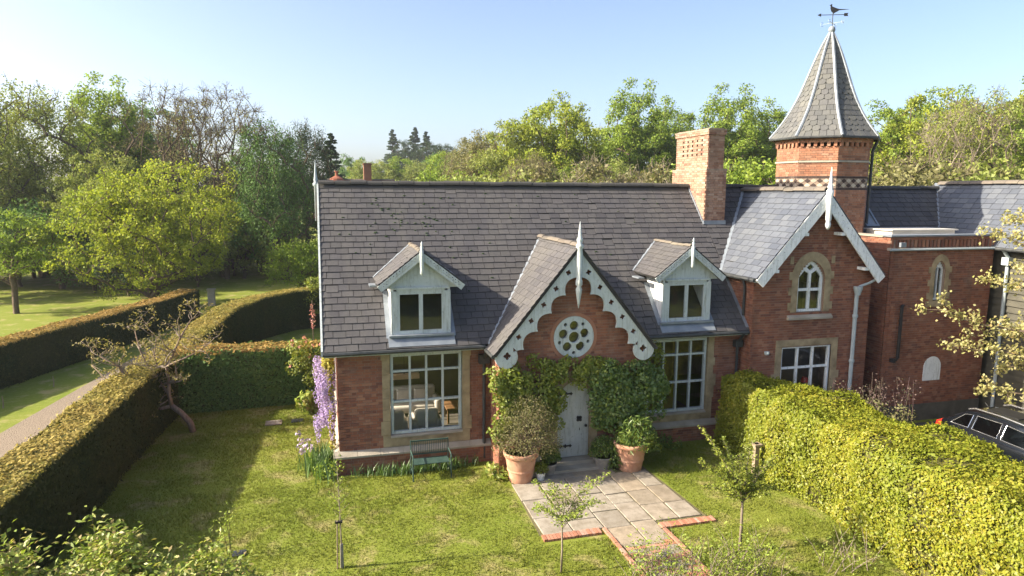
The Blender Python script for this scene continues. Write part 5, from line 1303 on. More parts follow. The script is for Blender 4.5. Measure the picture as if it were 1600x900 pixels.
hedge('yew_hedge', 'long clipped yew hedge with golden top running along the gravel path', [(-6.35, 6), (-6.15, 13), (-5.85, 17), (-5.6, 21), (-5.2, 25), (-4.75, 29), (-4.4, 32.5), (-3.4, 35.6), (-1.9, 37.4), (.8, 38.6)], 1.1, lambda s: np.interp(s, [0, 18, 26, 40], [1.85, 1.95, 2.0, 2.15]), 260000, .062, .042, 'l_yew', 'l_yewtop', rnd=.1)
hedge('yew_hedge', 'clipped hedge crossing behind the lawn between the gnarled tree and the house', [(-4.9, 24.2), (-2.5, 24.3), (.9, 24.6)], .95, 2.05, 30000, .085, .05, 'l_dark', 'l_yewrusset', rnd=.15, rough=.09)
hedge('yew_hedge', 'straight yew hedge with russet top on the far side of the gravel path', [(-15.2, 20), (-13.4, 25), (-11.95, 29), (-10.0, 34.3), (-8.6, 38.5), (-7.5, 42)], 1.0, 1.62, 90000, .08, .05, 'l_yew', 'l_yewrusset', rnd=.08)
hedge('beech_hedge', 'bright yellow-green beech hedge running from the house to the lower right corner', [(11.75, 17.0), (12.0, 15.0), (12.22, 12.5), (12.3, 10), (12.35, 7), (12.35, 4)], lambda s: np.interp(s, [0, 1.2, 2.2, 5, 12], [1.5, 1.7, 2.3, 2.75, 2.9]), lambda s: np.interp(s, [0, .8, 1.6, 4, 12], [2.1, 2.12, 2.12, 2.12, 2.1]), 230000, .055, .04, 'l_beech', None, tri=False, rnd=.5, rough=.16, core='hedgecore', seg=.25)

# ------------------------------------------------------------------ generic trees
def tree_parts(height, z0, rx, n_clump, per, leaf, kind='round', seed=1, clump=.8, twigs=5, trunk_r=.25, lean=0.0, rz=None, spread=1.0, gnarl=.25, upb=.35, flat=.75, multi=1, upk=.35):
    """local geometry: wood V,F and leaf V,F"""
    global rng
    keep_rng = rng; rng = np.random.default_rng(seed)
    rz = (height-z0)/2 if rz is None else rz; cz = height-rz
    # clump centres
    C_ = []
    dirs = rvec(n_clump*3); lob = rvec(7)
    for d_ in dirs:
        if len(C_) >= n_clump: break
        k = .72+.34*max(0, max(float(d_@q) for q in lob))**3
        r_ = rng.uniform(0, 1)**.42*k
        p = np.array([d_[0]*rx*r_, d_[1]*rx*r_, cz+d_[2]*rz*r_])
        if kind == 'cone':
            f_ = rng.uniform(0, 1)**1.25; a = rng.uniform(0, 6.28); rr_ = rx*(1-f_)**.8*rng.uniform(.3, 1)*(1+.25*math.sin(a*3+f_*9))+.08; p = np.array([rr_*math.cos(a), rr_*math.sin(a), z0+f_*(height-z0)-rr_*.12])
        if kind == 'dome' and p[2] < z0: p[2] = z0+rng.uniform(0, .3)*rz
        if p[2] < .25: continue
        C_.append(p)
    C_ = np.array(C_)
    nodes = [np.array([0., 0, 0])]; par = [-1]
    tops = []
    for mlt in range(multi):
        ti = 0; a = rng.uniform(0, 6.28); off = np.array([math.cos(a), math.sin(a), 0])*(rx*.18 if multi > 1 else 0)
        hh_ = (height*.93 if kind == 'cone' else z0+rz*.9); nseg = 7
        for k in range(1, nseg+1):
            t_ = k/nseg; w_ = rng.normal(0, gnarl*.25, 3)*np.array([1, 1, 0])*(0 if kind == 'cone' else 1)
            nodes.append(np.array([lean*t_*t_*rx, 0, hh_*t_])+off*t_+w_); par.append(ti); ti = len(nodes)-1
    order = np.argsort(np.linalg.norm(C_-np.array([0, 0, z0]), axis=1)); ends = []
    for ci in order:
        c = C_[ci]; A = np.array(nodes); dv = c-A; dist = np.linalg.norm(dv, axis=1); pen = np.where(A[:, 2] > c[2]-upk*dist, 2.6 if kind != 'cone' else 1.0, 1.0); pen = np.where(A[:, 2] < z0*.75, pen*2.0, pen)
        if kind == 'cone': pen = pen*(1+np.abs(dv[:, 2]))
        j = int(np.argmin(dist*pen)); D_ = dist[j]; m_ = max(1, min(4, int(D_/.6)))
        last = j
        for k in range(1, m_+1):
            t_ = k/m_; p = A[j]+(c-A[j])*t_+np.array([0, 0, math.sin(math.pi*t_)*D_*.1])+rng.normal(0, gnarl*.16*min(1, D_), 3)*(t_ < 1)
            nodes.append(p); par.append(last); last = len(nodes)-1
        ends.append(last)
    A = np.array(nodes); par = np.array(par); cnt = np.zeros(len(A))
    for e in ends: cnt[e] += 1
    for i in range(len(A)-1, 0, -1): cnt[par[i]] += cnt[i]
    rad = trunk_r*(np.maximum(cnt, .6)/max(cnt[0], 1))**.5
    i = np.arange(1, len(A)); flare = np.where(par[i] == 0, 1.35, 1.0)
    Vw, Fw = tubes_np(A[par[i]], A[i], rad[i]*1.0+(rad[par[i]]-rad[i])*.35*1.0, rad[i]*.92, 6)
    Vw2 = None
    tw0 = []; tw1 = []
    if twigs:
        E_ = A[ends]; tdir = unit(rvec(len(E_)*twigs)+np.repeat(unit(C_[order]-np.array([0, 0, cz-rz*.4])), twigs, 0)*.8)
        st_ = np.repeat(E_, twigs, 0); le = rng.uniform(.5, 1.15, len(st_))[:, None]*clump
        en = st_+tdir*le; Vt, Ft = tubes_np(st_, en, np.full(len(st_), max(.012, trunk_r*.05)), np.full(len(st_), max(.006, trunk_r*.02)), 3)
        Vw, Fw = np.r_[Vw, Vt], np.r_[Fw, Ft+len(Vw)]
        sub = en-tdir*le*.4; t2 = unit(tdir+rvec(len(sub))*.9); Vt, Ft = tubes_np(sub, sub+t2*le*.5, np.full(len(sub), max(.008, trunk_r*.025)), np.full(len(sub), .005), 3); Vw, Fw = np.r_[Vw, Vt], np.r_[Fw, Ft+len(Vw)]
    # leaves
    n_ = len(C_)*per; cc = np.repeat(C_[order], per, 0); csz = np.repeat(rng.uniform(.6, 1.3, len(C_))*(np.clip(1.25-(C_[order][:, 2]-z0)/(height-z0), .25, 1.1) if kind == 'cone' else 1), per)
    g_ = rng.normal(0, 1, (n_, 3)); g_ = unit(g_)*(rng.uniform(0, 1, n_)**.5)[:, None]
    if kind == 'cone': g_ *= np.array([1.2, 1.2, .45])
    P_ = cc+g_*(clump*csz)[:, None]*np.array([1, 1, flat])
    if kind == 'weep': P_[:, 2] -= rng.uniform(0, 1, n_)**2*clump*1.8
    N_ = unit(rvec(n_)+np.array([0, 0, upb])+unit(g_)*.5)
    Vl, Fl = leaf_arrays(P_, N_, leaf*rng.uniform(.7, 1.35, n_), leaf*.62*rng.uniform(.7, 1.3, n_))
    rng = keep_rng
    return (Vw, Fw), (Vl, Fl)

TREE = {}
def tree_proto(key, **kw):
    lw_, ll = tree_parts(**kw); TREE[key] = []
    for nm, (V, F) in (('trunk', lw_), ('crown', ll)):
        me = bpy.data.meshes.new(key+'_'+nm); me.vertices.add(len(V)); me.vertices.foreach_set('co', np.ascontiguousarray(V, np.float32).ravel())
        me.loops.add(F.size); me.loops.foreach_set('vertex_index', np.ascontiguousarray(F, np.int32).ravel()); me.polygons.add(len(F)); me.polygons.foreach_set('loop_start', np.arange(0, F.size, 4, dtype=np.int32))
        me.update(calc_edges=True); me.materials.append(None); TREE[key].append((nm, me))
def tree(key, name, label, loc, sc_=1.0, rot=0.0, leaf='l_oak', bark='bark', group=None, cat='tree', sz=None):
    root = thing(name, label, cat, loc, group); root.rotation_euler = (0, 0, rot); root.scale = (sc_, sc_, sz or sc_)
    for (nm, me), mt in zip(TREE[key], (bark, leaf)):
        o = bpy.data.objects.new(nm, me); COL.objects.link(o); o.parent = root; o.material_slots[0].link = 'OBJECT'; o.material_slots[0].material = M[mt]
    return root
def pol(az, D): return (D*math.sin(R(az)), D*math.cos(R(az)), 0)

tree_proto('oak', height=17, z0=3.5, rx=6.5, n_clump=230, per=120, leaf=.27, kind='round', seed=3, clump=1.05, twigs=3, trunk_r=.5)
tree_proto('oak2', height=17, z0=3.0, rx=5.8, n_clump=210, per=120, leaf=.26, kind='round', seed=13, clump=1.0, twigs=3, trunk_r=.45, lean=.15)
tree_proto('tall', height=19, z0=4, rx=4.6, n_clump=200, per=120, leaf=.26, kind='round', seed=5, clump=.95, twigs=3, trunk_r=.4)
tree_proto('willow', height=16, z0=2.5, rx=6, n_clump=210, per=130, leaf=.2, kind='weep', seed=8, clump=1.0, twigs=4, trunk_r=.45)
tree_proto('sparse', height=16.8, z0=5.5, rx=5.0, n_clump=170, per=16, leaf=.15, kind='round', seed=11, clump=.8, twigs=10, trunk_r=.26, gnarl=.2, upk=.75, multi=3)
tree_proto('cone', height=14, z0=.4, rx=3.4, n_clump=260, per=80, leaf=.24, kind='cone', seed=21, clump=.75, twigs=0, trunk_r=.3)
tree_proto('bush', height=4.6, z0=.7, rx=2.9, n_clump=110, per=100, leaf=.14, kind='dome', seed=31, clump=.55, twigs=2, trunk_r=.16, multi=3)
tree_proto('bush2', height=4.2, z0=.6, rx=2.6, n_clump=80, per=70, leaf=.15, kind='dome', seed=33, clump=.6, twigs=6, trunk_r=.14, multi=4)
tree_proto('spread', height=9.6, z0=.7, rx=5.9, n_clump=400, per=85, leaf=.17, kind='dome', seed=41, clump=.68, twigs=4, trunk_r=.3, multi=2)
tree_proto('small', height=6, z0=1.5, rx=2.6, n_clump=90, per=85, leaf=.15, kind='round', seed=44, clump=.55, twigs=3, trunk_r=.16)

rb0 = random.Random(3)
# -- west side
tree('spread', 'spreading_tree', 'broad yellow-green spreading tree beyond the yew hedges on the left', pol(-12.6, 47), 1.0, .4, 'l_oak', 'bark')
tree('sparse', 'bare_tree', 'tall half-bare tree with a fan of thin branches above the spreading tree', pol(-7.4, 60), 1.02, 1.0, 'l_grey', 'bark')
tree('sparse', 'bare_tree', 'second half-bare tree just left of the tallest half-bare tree', pol(-10.6, 63), 1.03, 2.6, 'l_grey', 'bark')
tree('willow', 'willow_tree', 'olive green willow with drooping crown at the far left', pol(-19.2, 68), .98, .0, 'l_olive', 'bark')
tree('willow', 'willow_tree', 'olive willow behind the left edge, partly cut by the picture', pol(-23, 64), .86, 2.0, 'l_olive', 'bark')
tree('tall', 'broadleaf_tree', 'fresh green rounded tree between the willow and the half-bare trees', pol(-14.6, 74), .93, .3, 'l_fresh', 'bark')
tree('oak2', 'broadleaf_tree', 'dark green tree right behind the half-bare trees', pol(-12.2, 80), .95, 1.3, 'l_dark', 'bark')
tree('oak', 'broadleaf_tree', 'olive green tree low behind the trunks of the half-bare trees', pol(-6.7, 78), .66, 2.2, 'l_olive', 'bark')
tree('oak2', 'broadleaf_tree', 'dull olive tree filling the gap behind the spreading tree', pol(-15.8, 58), .6, 3.2, 'l_olive', 'bark')
tree('willow', 'drooping_conifer', 'drooping dark green conifer left of the house gable', pol(-3.9, 58), .62, 0, 'l_dark', 'bark', 'dark conifers by the gable', sz=.8)
tree('willow', 'drooping_conifer', 'drooping dark conifer close behind the finial of the house gable', pol(-1.3, 70), .58, 1.2, 'l_conifer', 'bark', 'dark conifers by the gable', sz=.86)
tree('cone', 'conifer_tree', 'pointed dark conifer right of the gable finial', pol(.7, 84), .98, 2.4, 'l_conifer', 'bark', 'dark conifers by the gable')
tree('oak2', 'broadleaf_tree', 'dark broadleaf tree behind the conifers left of the gable', pol(-3.0, 90), .7, .8, 'l_dark', 'bark')
tree('bush', 'round_bush', 'large rounded green bush beside the house gable', pol(-1.6, 46.5), 1.02, 0, 'l_fresh', 'bark', cat='bush')
tree('bush', 'round_bush', 'small yellow-green bush tucked against the roof edge above the hedge', (.2, 38.2, 0), .6, 1.1, 'l_ivy', 'bark', cat='bush', sz=.72)
tree('small', 'garden_tree', 'small bright green tree with a dark trunk at the left edge of the far lawn', pol(-21.0, 49), 1.05, 0, 'l_fresh', 'bark')
for k, (az, D, s_, lf, lab) in enumerate(((-16.3, 56, 1.0, 'l_dark', 'dark shrub under the olive tree at the far lawn edge'), (-14.2, 53, .8, 'l_conifer', 'dark low shrub beneath the spreading tree'), (-18.3, 60, 1.1, 'l_dark', 'dark green shrub behind the small bright tree'),
        (-20.6, 62, 1.2, 'l_olive', 'olive thicket behind the left edge of the far lawn'), (-9.5, 56, .95, 'l_olive', 'olive shrub below the half-bare trees'), (-6.2, 60, 1.15, 'l_olive', 'olive shrub left of the drooping conifer'), (-4.6, 66, 1.2, 'l_dark', 'dark shrub at the foot of the drooping conifer'), (-23.5, 57, 1.2, 'l_fresh', 'fresh green shrub beyond the left edge'))):
    tree('bush' if k % 2 else 'bush2', 'shrub', lab, pol(az, D), s_, k*1.1, lf, 'bark', 'shrubs round the far lawn', 'shrub')
ORD = ['first', 'second', 'third', 'fourth', 'fifth', 'sixth', 'seventh', 'eighth', 'ninth', 'tenth', 'eleventh', 'twelfth', 'thirteenth', 'fourteenth', 'fifteenth', 'sixteenth', 'seventeenth', 'eighteenth', 'nineteenth', 'twentieth', 'twenty-first', 'twenty-second', 'twenty-third', 'twenty-fourth', 'twenty-fifth', 'twenty-sixth']
for k in range(26):
    az = -25+k*.86+rb0.uniform(-.4, .4); D = rb0.uniform(59, 70)
    tree('bush' if k % 3 else 'bush2', 'shrub', '%s undergrowth shrub beyond the far lawn, %s counted from the left edge' % (('dark green', 'olive', 'dull olive', 'fresh green')[k % 4], ORD[k]), pol(az, D), rb0.uniform(1.1, 1.7), k*1.7, ('l_dark', 'l_olive', 'l_olive', 'l_fresh')[k % 4], 'bark', 'undergrowth beyond the far lawn', 'shrub')
# -- far skyline
sky_rows = [(2.4, 130, .8, 'oak', 'l_dark'), (4.2, 175, .68, 'cone', 'l_conifer'), (4.6, 125, .74, 'oak', 'l_olive'), (5.6, 205, 1.45, 'cone', 'l_conifer'), (6.6, 200, 1.05, 'oak2', 'l_conifer'), (7.4, 210, 1.5, 'cone', 'l_conifer'), (8.3, 205, 1.42, 'cone', 'l_conifer'), (8.8, 190, 1.02, 'oak', 'l_conifer'), (9.7, 215, 1.0, 'oak2', 'l_conifer'), (6.3, 130, .8, 'oak2', 'l_fresh'), (7.8, 125, .74, 'oak', 'l_olive'), (9.0, 130, .82, 'oak', 'l_dark'), (10.4, 130, .86, 'oak', 'l_dark'), (3.4, 115, .72, 'oak2', 'l_olive')]
lab_sky = ['low dark tree rising behind the gable conifers', 'dark pointed conifer left of the far chimney', 'olive tree behind the far brick chimney', 'tall dark conifer, leftmost of the skyline clump', 'dark broadleaf in the middle of the skyline clump', 'dark conifer at the top of the skyline clump', 'dark conifer right of the skyline clump top', 'dark rounded tree right of the skyline clump', 'dark tree at the right end of the skyline clump', 'fresh green tree below the skyline conifers', 'olive tree below the middle of the skyline clump', 'dark green tree low right of the skyline clump', 'dark tree in the dip of the skyline', 'small olive tree just right of the gable finial']
for (az, D, s_, k, lf), lab in zip(sky_rows, lab_sky):
    hz_ = 0 if D < 165 else 4.5*min(1, (D-160)/50)
    tree(k, 'conifer_tree' if k == 'cone' else 'broadleaf_tree', lab, (D*math.sin(R(az)), D*math.cos(R(az)), hz_), s_, az*2.1, lf, 'bark', 'trees on the skyline')
# -- behind the main ridge and to the east
mid = [(10.2, 100, .78, 'oak2', 'l_fresh', 'low fresh green tree at the dip of the treeline above the roof'), (11.8, 92, .86, 'willow', 'l_grey', 'grey-green tree rising right of the skyline dip'), (13.4, 84, .86, 'oak', 'l_grey', 'grey-green rounded tree above the middle of the roof'), (15.4, 78, .9, 'oak2', 'l_olive', 'olive tree left of the big oak'),
       (18.6, 76, 1.04, 'oak', 'l_oak', 'big yellow-green oak with open branches above the roof'), (16.9, 66, .68, 'willow', 'l_grey', 'pale bushy tree in front of the big oak'), (22.0, 90, .94, 'oak2', 'l_oak', 'yellow-green tree behind the right side of the big oak'), (25.6, 84, 1.08, 'tall', 'l_fresh', 'tall fresh green tree left of the brick chimney'), (27.8, 92, 1.02, 'tall', 'l_fresh', 'tall fresh green tree directly behind the brick chimney'),
       (29.9, 88, .92, 'oak2', 'l_fresh', 'green tree at the left shoulder of the chimney'), (32.8, 82, 1.02, 'tall', 'l_fresh', 'tall green tree just right of the brick chimney'), (34.8, 86, .97, 'tall', 'l_fresh', 'green tree between the chimney and the spire'), (37.5, 90, .75, 'oak2', 'l_dark', 'darker tree just left of the spire'),
       (43.6, 82, .98, 'oak', 'l_fresh', 'fresh green tree just right of the spire'), (46.0, 80, 1.04, 'oak2', 'l_oak', 'yellow-green tree right of the spire, second along'), (48.2, 72, 1.02, 'sparse', 'l_oak', 'pale-barked open tree at the right treeline'), (49.6, 76, 1.03, 'willow', 'l_olive', 'olive tree behind the pale-barked tree'), (51.5, 80, 1.0, 'oak', 'l_oak', 'yellow-green tree at the right edge'), (53.8, 74, .95, 'oak2', 'l_fresh', 'green tree half cut by the right edge'), (40.5, 96, .8, 'oak', 'l_dark', 'dark tree hidden behind the spire'), (47.2, 84, .96, 'tall', 'l_fresh', 'full green tree filling the gap left of the pale-barked tree'), (52.6, 92, 1.05, 'tall', 'l_fresh', 'tall green tree behind the right edge trees'),
       (45.0, 100, .95, 'tall', 'l_dark', 'dark tree deep behind the right treeline'), (20.3, 70, .6, 'oak2', 'l_fresh', 'low fresh tree below the big oak'), (24.0, 68, .62, 'oak', 'l_olive', 'low olive tree left of the brown thicket')]
for az, D, s_, k, lf, lab in mid:
    tree(k, 'broadleaf_tree', lab, pol(az, D), s_, az*1.7, lf, 'bark_pale' if k == 'sparse' else 'bark', 'trees behind the house')
low = [(22.8, 58, 2.27, 'bush2', 'l_dry', 'brown twiggy thicket above the roof ridge, left one'), (25.0, 57, 2.34, 'bush2', 'l_dry', 'brown twiggy thicket above the roof ridge, middle one'), (27.3, 56, 2.20, 'bush2', 'l_dry', 'brown twiggy thicket beside the brick chimney'), (43.0, 50, 2.24, 'bush2', 'l_grey', 'pale scrub bush right of the turret'), (45.2, 49, 2.21, 'bush', 'l_grey', 'pale scrub bush above the rear roof, second from the turret'), (47.6, 50, 2.24, 'bush2', 'l_grey', 'pale scrub bush above the rear roof, third from the turret'), (49.9, 51, 2.31, 'bush', 'l_olive', 'olive scrub bush above the barn roof'), (52.3, 50, 2.27, 'bush2', 'l_grey', 'pale scrub bush at the right edge above the barn'),
       (12.2, 62, 2.13, 'bush', 'l_olive', 'olive bush above the middle of the ridge'), (14.6, 58, 2.13, 'bush2', 'l_grey', 'pale bush above the ridge below the grey-green trees'), (17.6, 60, 2.27, 'bush', 'l_olive', 'olive bush above the ridge below the oak'), (20.2, 60, 2.27, 'bush2', 'l_grey', 'grey bush above the ridge right of the oak'), (10.0, 70, 2.27, 'bush', 'l_fresh', 'fresh green bush above the ridge left of the olive bush'), (31.5, 60, 2.41, 'bush', 'l_fresh', 'green bush behind the chimney foot'), (34.5, 60, 2.48, 'bush', 'l_fresh', 'green bush between chimney and turret')]
for i, (az, D, s_, k, lf, lab) in enumerate(low):
    tree(k, 'shrub', lab, pol(az, D), s_, i*1.3, lf, 'bark_pale' if lf == 'l_dry' else 'bark', 'scrub behind the roofs', 'shrub')

# ------------------------------------------------------------------ gnarled tree at the hedge corner
gt = thing('gnarled_tree', 'small gnarled tree with bare twisting pale limbs at the hedge corner', 'tree', (-4.08, 21.9, 0))
limbs = [[(-4.05, 21.9, 0, .1), (-4.12, 21.9, .3, .095), (-4.35, 21.9, .63, .085), (-4.61, 21.95, .85, .08)],
         [(-4.61, 21.95, .85, .06), (-4.9, 22.0, .78, .05), (-5.19, 21.9, .82, .048), (-5.51, 21.8, 1.22, .042), (-5.65, 21.7, 1.72, .036), (-5.87, 21.6, 2.25, .03), (-6.3, 21.5, 2.6, .02)],
         [(-4.61, 21.95, .85, .065), (-4.68, 22.0, 1.2, .055), (-4.67, 22.05, 1.55, .05), (-4.72, 22.1, 2.05, .042), (-4.5, 22.2, 2.45, .034), (-4.3, 22.2, 2.9, .025), (-4.0, 22.3, 3.4, .016)],
         [(-5.19, 21.9, .82, .04), (-5.08, 22.0, 1.1, .036), (-5.1, 22.1, 1.4, .032), (-4.95, 22.3, 1.75, .026), (-5.1, 22.4, 2.3, .02), (-5.0, 22.4, 2.9, .014)],
         [(-4.68, 22.0, 1.2, .045), (-4.95, 22.3, 1.5, .036), (-5.3, 22.5, 1.9, .03), (-5.5, 22.5, 2.5, .022), (-5.6, 22.5, 3.1, .014)],
         [(-4.72, 22.1, 2.05, .034), (-4.2, 21.9, 2.3, .026), (-3.8, 21.8, 2.5, .02), (-3.4, 21.7, 2.8, .013)],
         [(-5.51, 21.8, 1.22, .03), (-5.9, 21.9, 1.5, .024), (-6.3, 22, 1.75, .018), (-6.7, 22.1, 2.2, .012)]]
wd = MB(); tips = []
for l_ in limbs: wd.tube([p[:3] for p in l_], [p[3] for p in l_], 8)
wd.build('trunk', M['bark_brown'], gt, True)
grow = MB(); stack = []
for l_ in limbs[1:]:
    for p in l_[2:]: stack.append((Vector(p[:3]), p[3]*.75))
rs = random.Random(5)
for base_, r_ in stack:
    for _ in range(4):
        d_ = Vector((rs.gauss(0, .8), rs.gauss(0, .8), rs.uniform(-.1, .9))).normalized(); p = base_.copy(); pts = [p.copy()]
        for k in range(5): d_ = (d_+Vector((rs.gauss(0, .35), rs.gauss(0, .35), rs.gauss(.08, .3)))).normalized(); p = p+d_*rs.uniform(.12, .22); pts.append(p.copy()); tips.append(p.copy()) if k > 2 else None
        grow.tube(pts, [max(.006, r_*(1-k/7)) for k in range(6)], 5)
        for k in (2, 3, 4):
            q = pts[k]; d2 = Vector((rs.gauss(0, 1), rs.gauss(0, 1), rs.uniform(-.2, 1))).normalized(); q2 = q+d2*rs.uniform(.15, .32); grow.tube([q, (q+q2)/2+Vector((0, 0, .02)), q2], [.008, .006, .004], 4); tips.append(q2)
grow.build('branch', M['bark_pale'], gt, True, kind='stuff')
T_ = np.array([t_[:] for t_ in tips]); per = 5; c_ = np.repeat(T_, per, 0); n_ = len(c_)
leaves('crown', c_+rng.normal(0, .055, (n_, 3)), rvec(n_)+np.array([0, 0, .5]), .1*rng.uniform(.7, 1.3, n_), .038, M['l_magnolia'], gt)

# ------------------------------------------------------------------ young trees on the lawn
def sapling(name, label, x, y, h, z0, rx, seed, n_clump, per, leaf, mt, trunk_r, skew=(0, 0), kind='round', rzz=None, clump=.2, twigs=4, bark='bark_pale'):
    lw_, ll = tree_parts(h, z0, rx, n_clump, per, leaf, kind, seed, clump, twigs, trunk_r, 0, rzz, gnarl=.02, upk=.45)
    for V in (lw_[0], ll[0]):
        k = np.clip((V[:, 2]-z0)/(h-z0), 0, 1.3)[:, None]; V[:, :2] += k*np.array(skew)[None]; V += np.array([x, y, 0])
    r_ = thing(name, label, 'tree', (x, y, 0)); quick('trunk', *lw_, M[bark], r_); quick('crown', *ll, M[mt], r_); return r_
s1 = thing('sapling', 'slender staked sapling with few pale leaves on the left lawn', 'tree', (.14, 12.96, 0))
MB().tube([(.14, 12.96, 0), (.13, 12.96, 1.0), (.1, 12.97, 2.2)], [.016, .012, .005], 6).build('trunk', M['bark_pale'], s1)
b = MB(); P_ = []
for k in range(26):
    z = .95+1.2*k/26; a = k*2.4; ln_ = .24*(1-.6*k/26); p = Vector((.13-.03*(z-1), 12.96, z)); e = p+Vector((math.cos(a)*ln_, math.sin(a)*ln_, ln_*.9)); b.tube([p, e], [.005, .002], 4)
    P_ += [np.array(p.lerp(e, u_))+rng.normal(0, .02, 3) for u_ in (.3, .5, .65, .8, .95, 1.05)]
b.build('branch', M['bark_pale'], s1, kind='stuff'); leaves('crown', np.array(P_), rvec(len(P_))+np.array([0, 0, .5]), .06, .032, M['l_sapling'], s1)
MB().tube([(.05, 12.94, 0), (.07, 12.94, 1.0)], .013, 6).build('stake', M['wood_post'], s1); MB().lathe([(.035, 0), (.03, .5)], (.14, 12.96, 0), 8).build('tree_guard', M['pot_grey'], s1); MB().box(.03, .17, 12.92, 12.98, .95, .99).build('tie', M['iron'], s1)
def young_tree(label, x, y, z0, tr, shoots, n_side, leaf, mt, lpn):
    """clear stem with arching shoots; shoots: (dx, dy, dz) tips from the crown base"""
    r_ = thing('sapling', label, 'tree', (x, y, 0)); MB().tube([(x, y, 0), (x+.01, y, z0*.5), (x, y, z0), (x+.02, y, z0+.3)], [tr, tr*.85, tr*.7, tr*.35], 8).build('trunk', M['bark_pale'], r_, True)
    b = MB(); P_ = []; N_ = []; D_ = []
    for (dx, dy, dz) in shoots:
        s_ = Vector((x, y, z0-.05+.25*rb.random())); e = Vector((x+dx, y+dy, z0+dz)); m_ = s_.lerp(e, .5)+Vector((0, 0, .12+.1*rb.random())); pts = [s_*(1-t_)**2+m_*(2*t_*(1-t_))+e*t_**2 for t_ in [k/6 for k in range(7)]]
        b.tube(pts, [tr*.32*(1-k/7)+.002 for k in range(7)], 5)
        for k in range(n_side):
            t_ = .2+.8*(k+.5)/n_side; p = s_*(1-t_)**2+m_*(2*t_*(1-t_))+e*t_**2; ax = (e-s_).normalized(); sd_ = ax.cross(Vector((0, 0, 1))).normalized()*(1 if k % 2 else -1)
            q = p+(sd_*.8+ax*.6+Vector((0, 0, rb.uniform(-.15, .35))))*rb.uniform(.08, .26)*(1.15-t_*.6); b.tube([p, q], [.004, .002], 4)
            for _ in range(lpn): u_ = rb.uniform(.1, 1.1); P_.append(np.array(p.lerp(q, u_))+rng.normal(0, .022, 3)); N_.append((rb.gauss(0, .5), rb.gauss(0, .5), 1)); D_.append(np.array(q-p)+rng.normal(0, .06, 3))
    b.build('branch', M['bark_pale'], r_, kind='stuff'); leaves('crown', np.array(P_), np.array(N_), leaf*rng.uniform(.7, 1.3, len(P_)), leaf*.5, M[mt], r_, D=unit(np.array(D_)))
young_tree('small spreading tree with wispy arching shoots in front of the paving', 4.26, 11.7, .95, .024, [(-.55, .1, .95), (-.3, -.2, 1.0), (.15, .1, .75), (.9, .0, 1.0), (.7, .25, .75), (.5, -.3, .6), (-.6, -.1, .45), (-.45, .35, .3), (.45, .2, .25), (.2, -.4, .35), (-.1, .35, .55), (-.2, -.4, .25), (.75, -.1, .45)], 18, .058, 'l_sapling', 8)
young_tree('young tree with fuller green layered crown on the right lawn by the beech hedge', 8.1, 11.5, 1.1, .036, [(-.95, .1, 1.6), (-.75, -.1, 1.2), (-.9, .2, .85), (-.4, .2, 1.3), (.2, .1, 1.25), (.5, -.2, .95), (.75, .1, .7), (.6, .3, .45), (-.6, -.3, .5), (-.75, .2, .3), (.3, -.4, .3), (.7, -.1, .25), (-.3, .4, .6), (.1, .4, .8), (-.2, -.4, .8), (.0, -.2, .4), (-.5, .1, .7), (.4, .1, .6), (-.4, -.2, .2)], 22, .064, 'l_ivy', 10)

# ------------------------------------------------------------------ climbers and plants against the house
def cloud(P, N, thick): return P+N*rng.normal(0, thick, (len(P), 1))
def climber(name, label, blobs, per, L, Wd, mt, loc, outn=(-.2, -1, .25), cat='climber', D=None, stems=None, yclip=None):
    """blobs: (x, y, z, rx, ry, rz)"""
    Ps = []; Ns = []
    for (x, y, z, a, b_, c) in blobs:
        n_ = int(per*(a*c)**.9*4); d_ = rvec(n_); r_ = rng.uniform(.35, 1.05, n_)[:, None]**.5; Ps.append(np.array([x, y, z])+d_*r_*np.array([a, b_, c])); Ns.append(d_*.6+np.array(outn)*.5+rvec(n_)*.7)
    P_ = np.concatenate(Ps); N_ = np.concatenate(Ns)
    if yclip is not None: k = P_[:, 1] < yclip; P_, N_ = P_[k], N_[k]
    k = P_[:, 2] > .02; P_, N_ = P_[k], N_[k]
    r_ = thing(name, label, cat, loc)
    leaves('foliage', P_, N_, L*rng.uniform(.65, 1.35, len(P_)), Wd*rng.uniform(.7, 1.3, len(P_)), M[mt], r_)
    if stems: 
        b = MB()
        for s_ in stems: b.tube(s_, .02, 6)
        b.build('stem', M['bark'], r_)
    return r_
def blobs(n, x0, x1, z0, z1, y, ry, r0, r1): return [(rb.uniform(x0, x1), y+rb.uniform(-ry, ry), rb.uniform(z0, z1), rb.uniform(r0, r1), rb.uniform(.1, .2), rb.uniform(r0, r1)) for _ in range(n)]
climber('climbing_shrub', 'yellow-green climber covering the wall left of the front door', blobs(30, 4.2, 5.4, 1.1, 2.85, 16.4, .1, .2, .38)+blobs(10, 4.05, 4.4, .9, 2.8, 16.3, .1, .18, .3), 330, .1, .055, 'l_ivy', (4.6, 16.5, 0), stems=[[(4.5, 16.5, 0), (4.6, 16.45, 1.2), (4.5, 16.45, 2.5)], [(4.9, 16.5, 0), (5.0, 16.45, 1.5), (5.3, 16.45, 2.6)]], yclip=16.62)
climber('climbing_shrub', 'leafy climber trained over the door arch under the rose window', blobs(26, 4.9, 7.6, 2.52, 3.0, 16.45, .06, .13, .26)+blobs(18, 5.25, 5.9, 1.0, 2.7, 16.4, .07, .18, .28)+blobs(14, 5.75, 6.95, 2.3, 2.7, 16.4, .05, .14, .22), 320, .09, .055, 'l_ivy', (6.3, 16.5, 2.5), yclip=16.62)
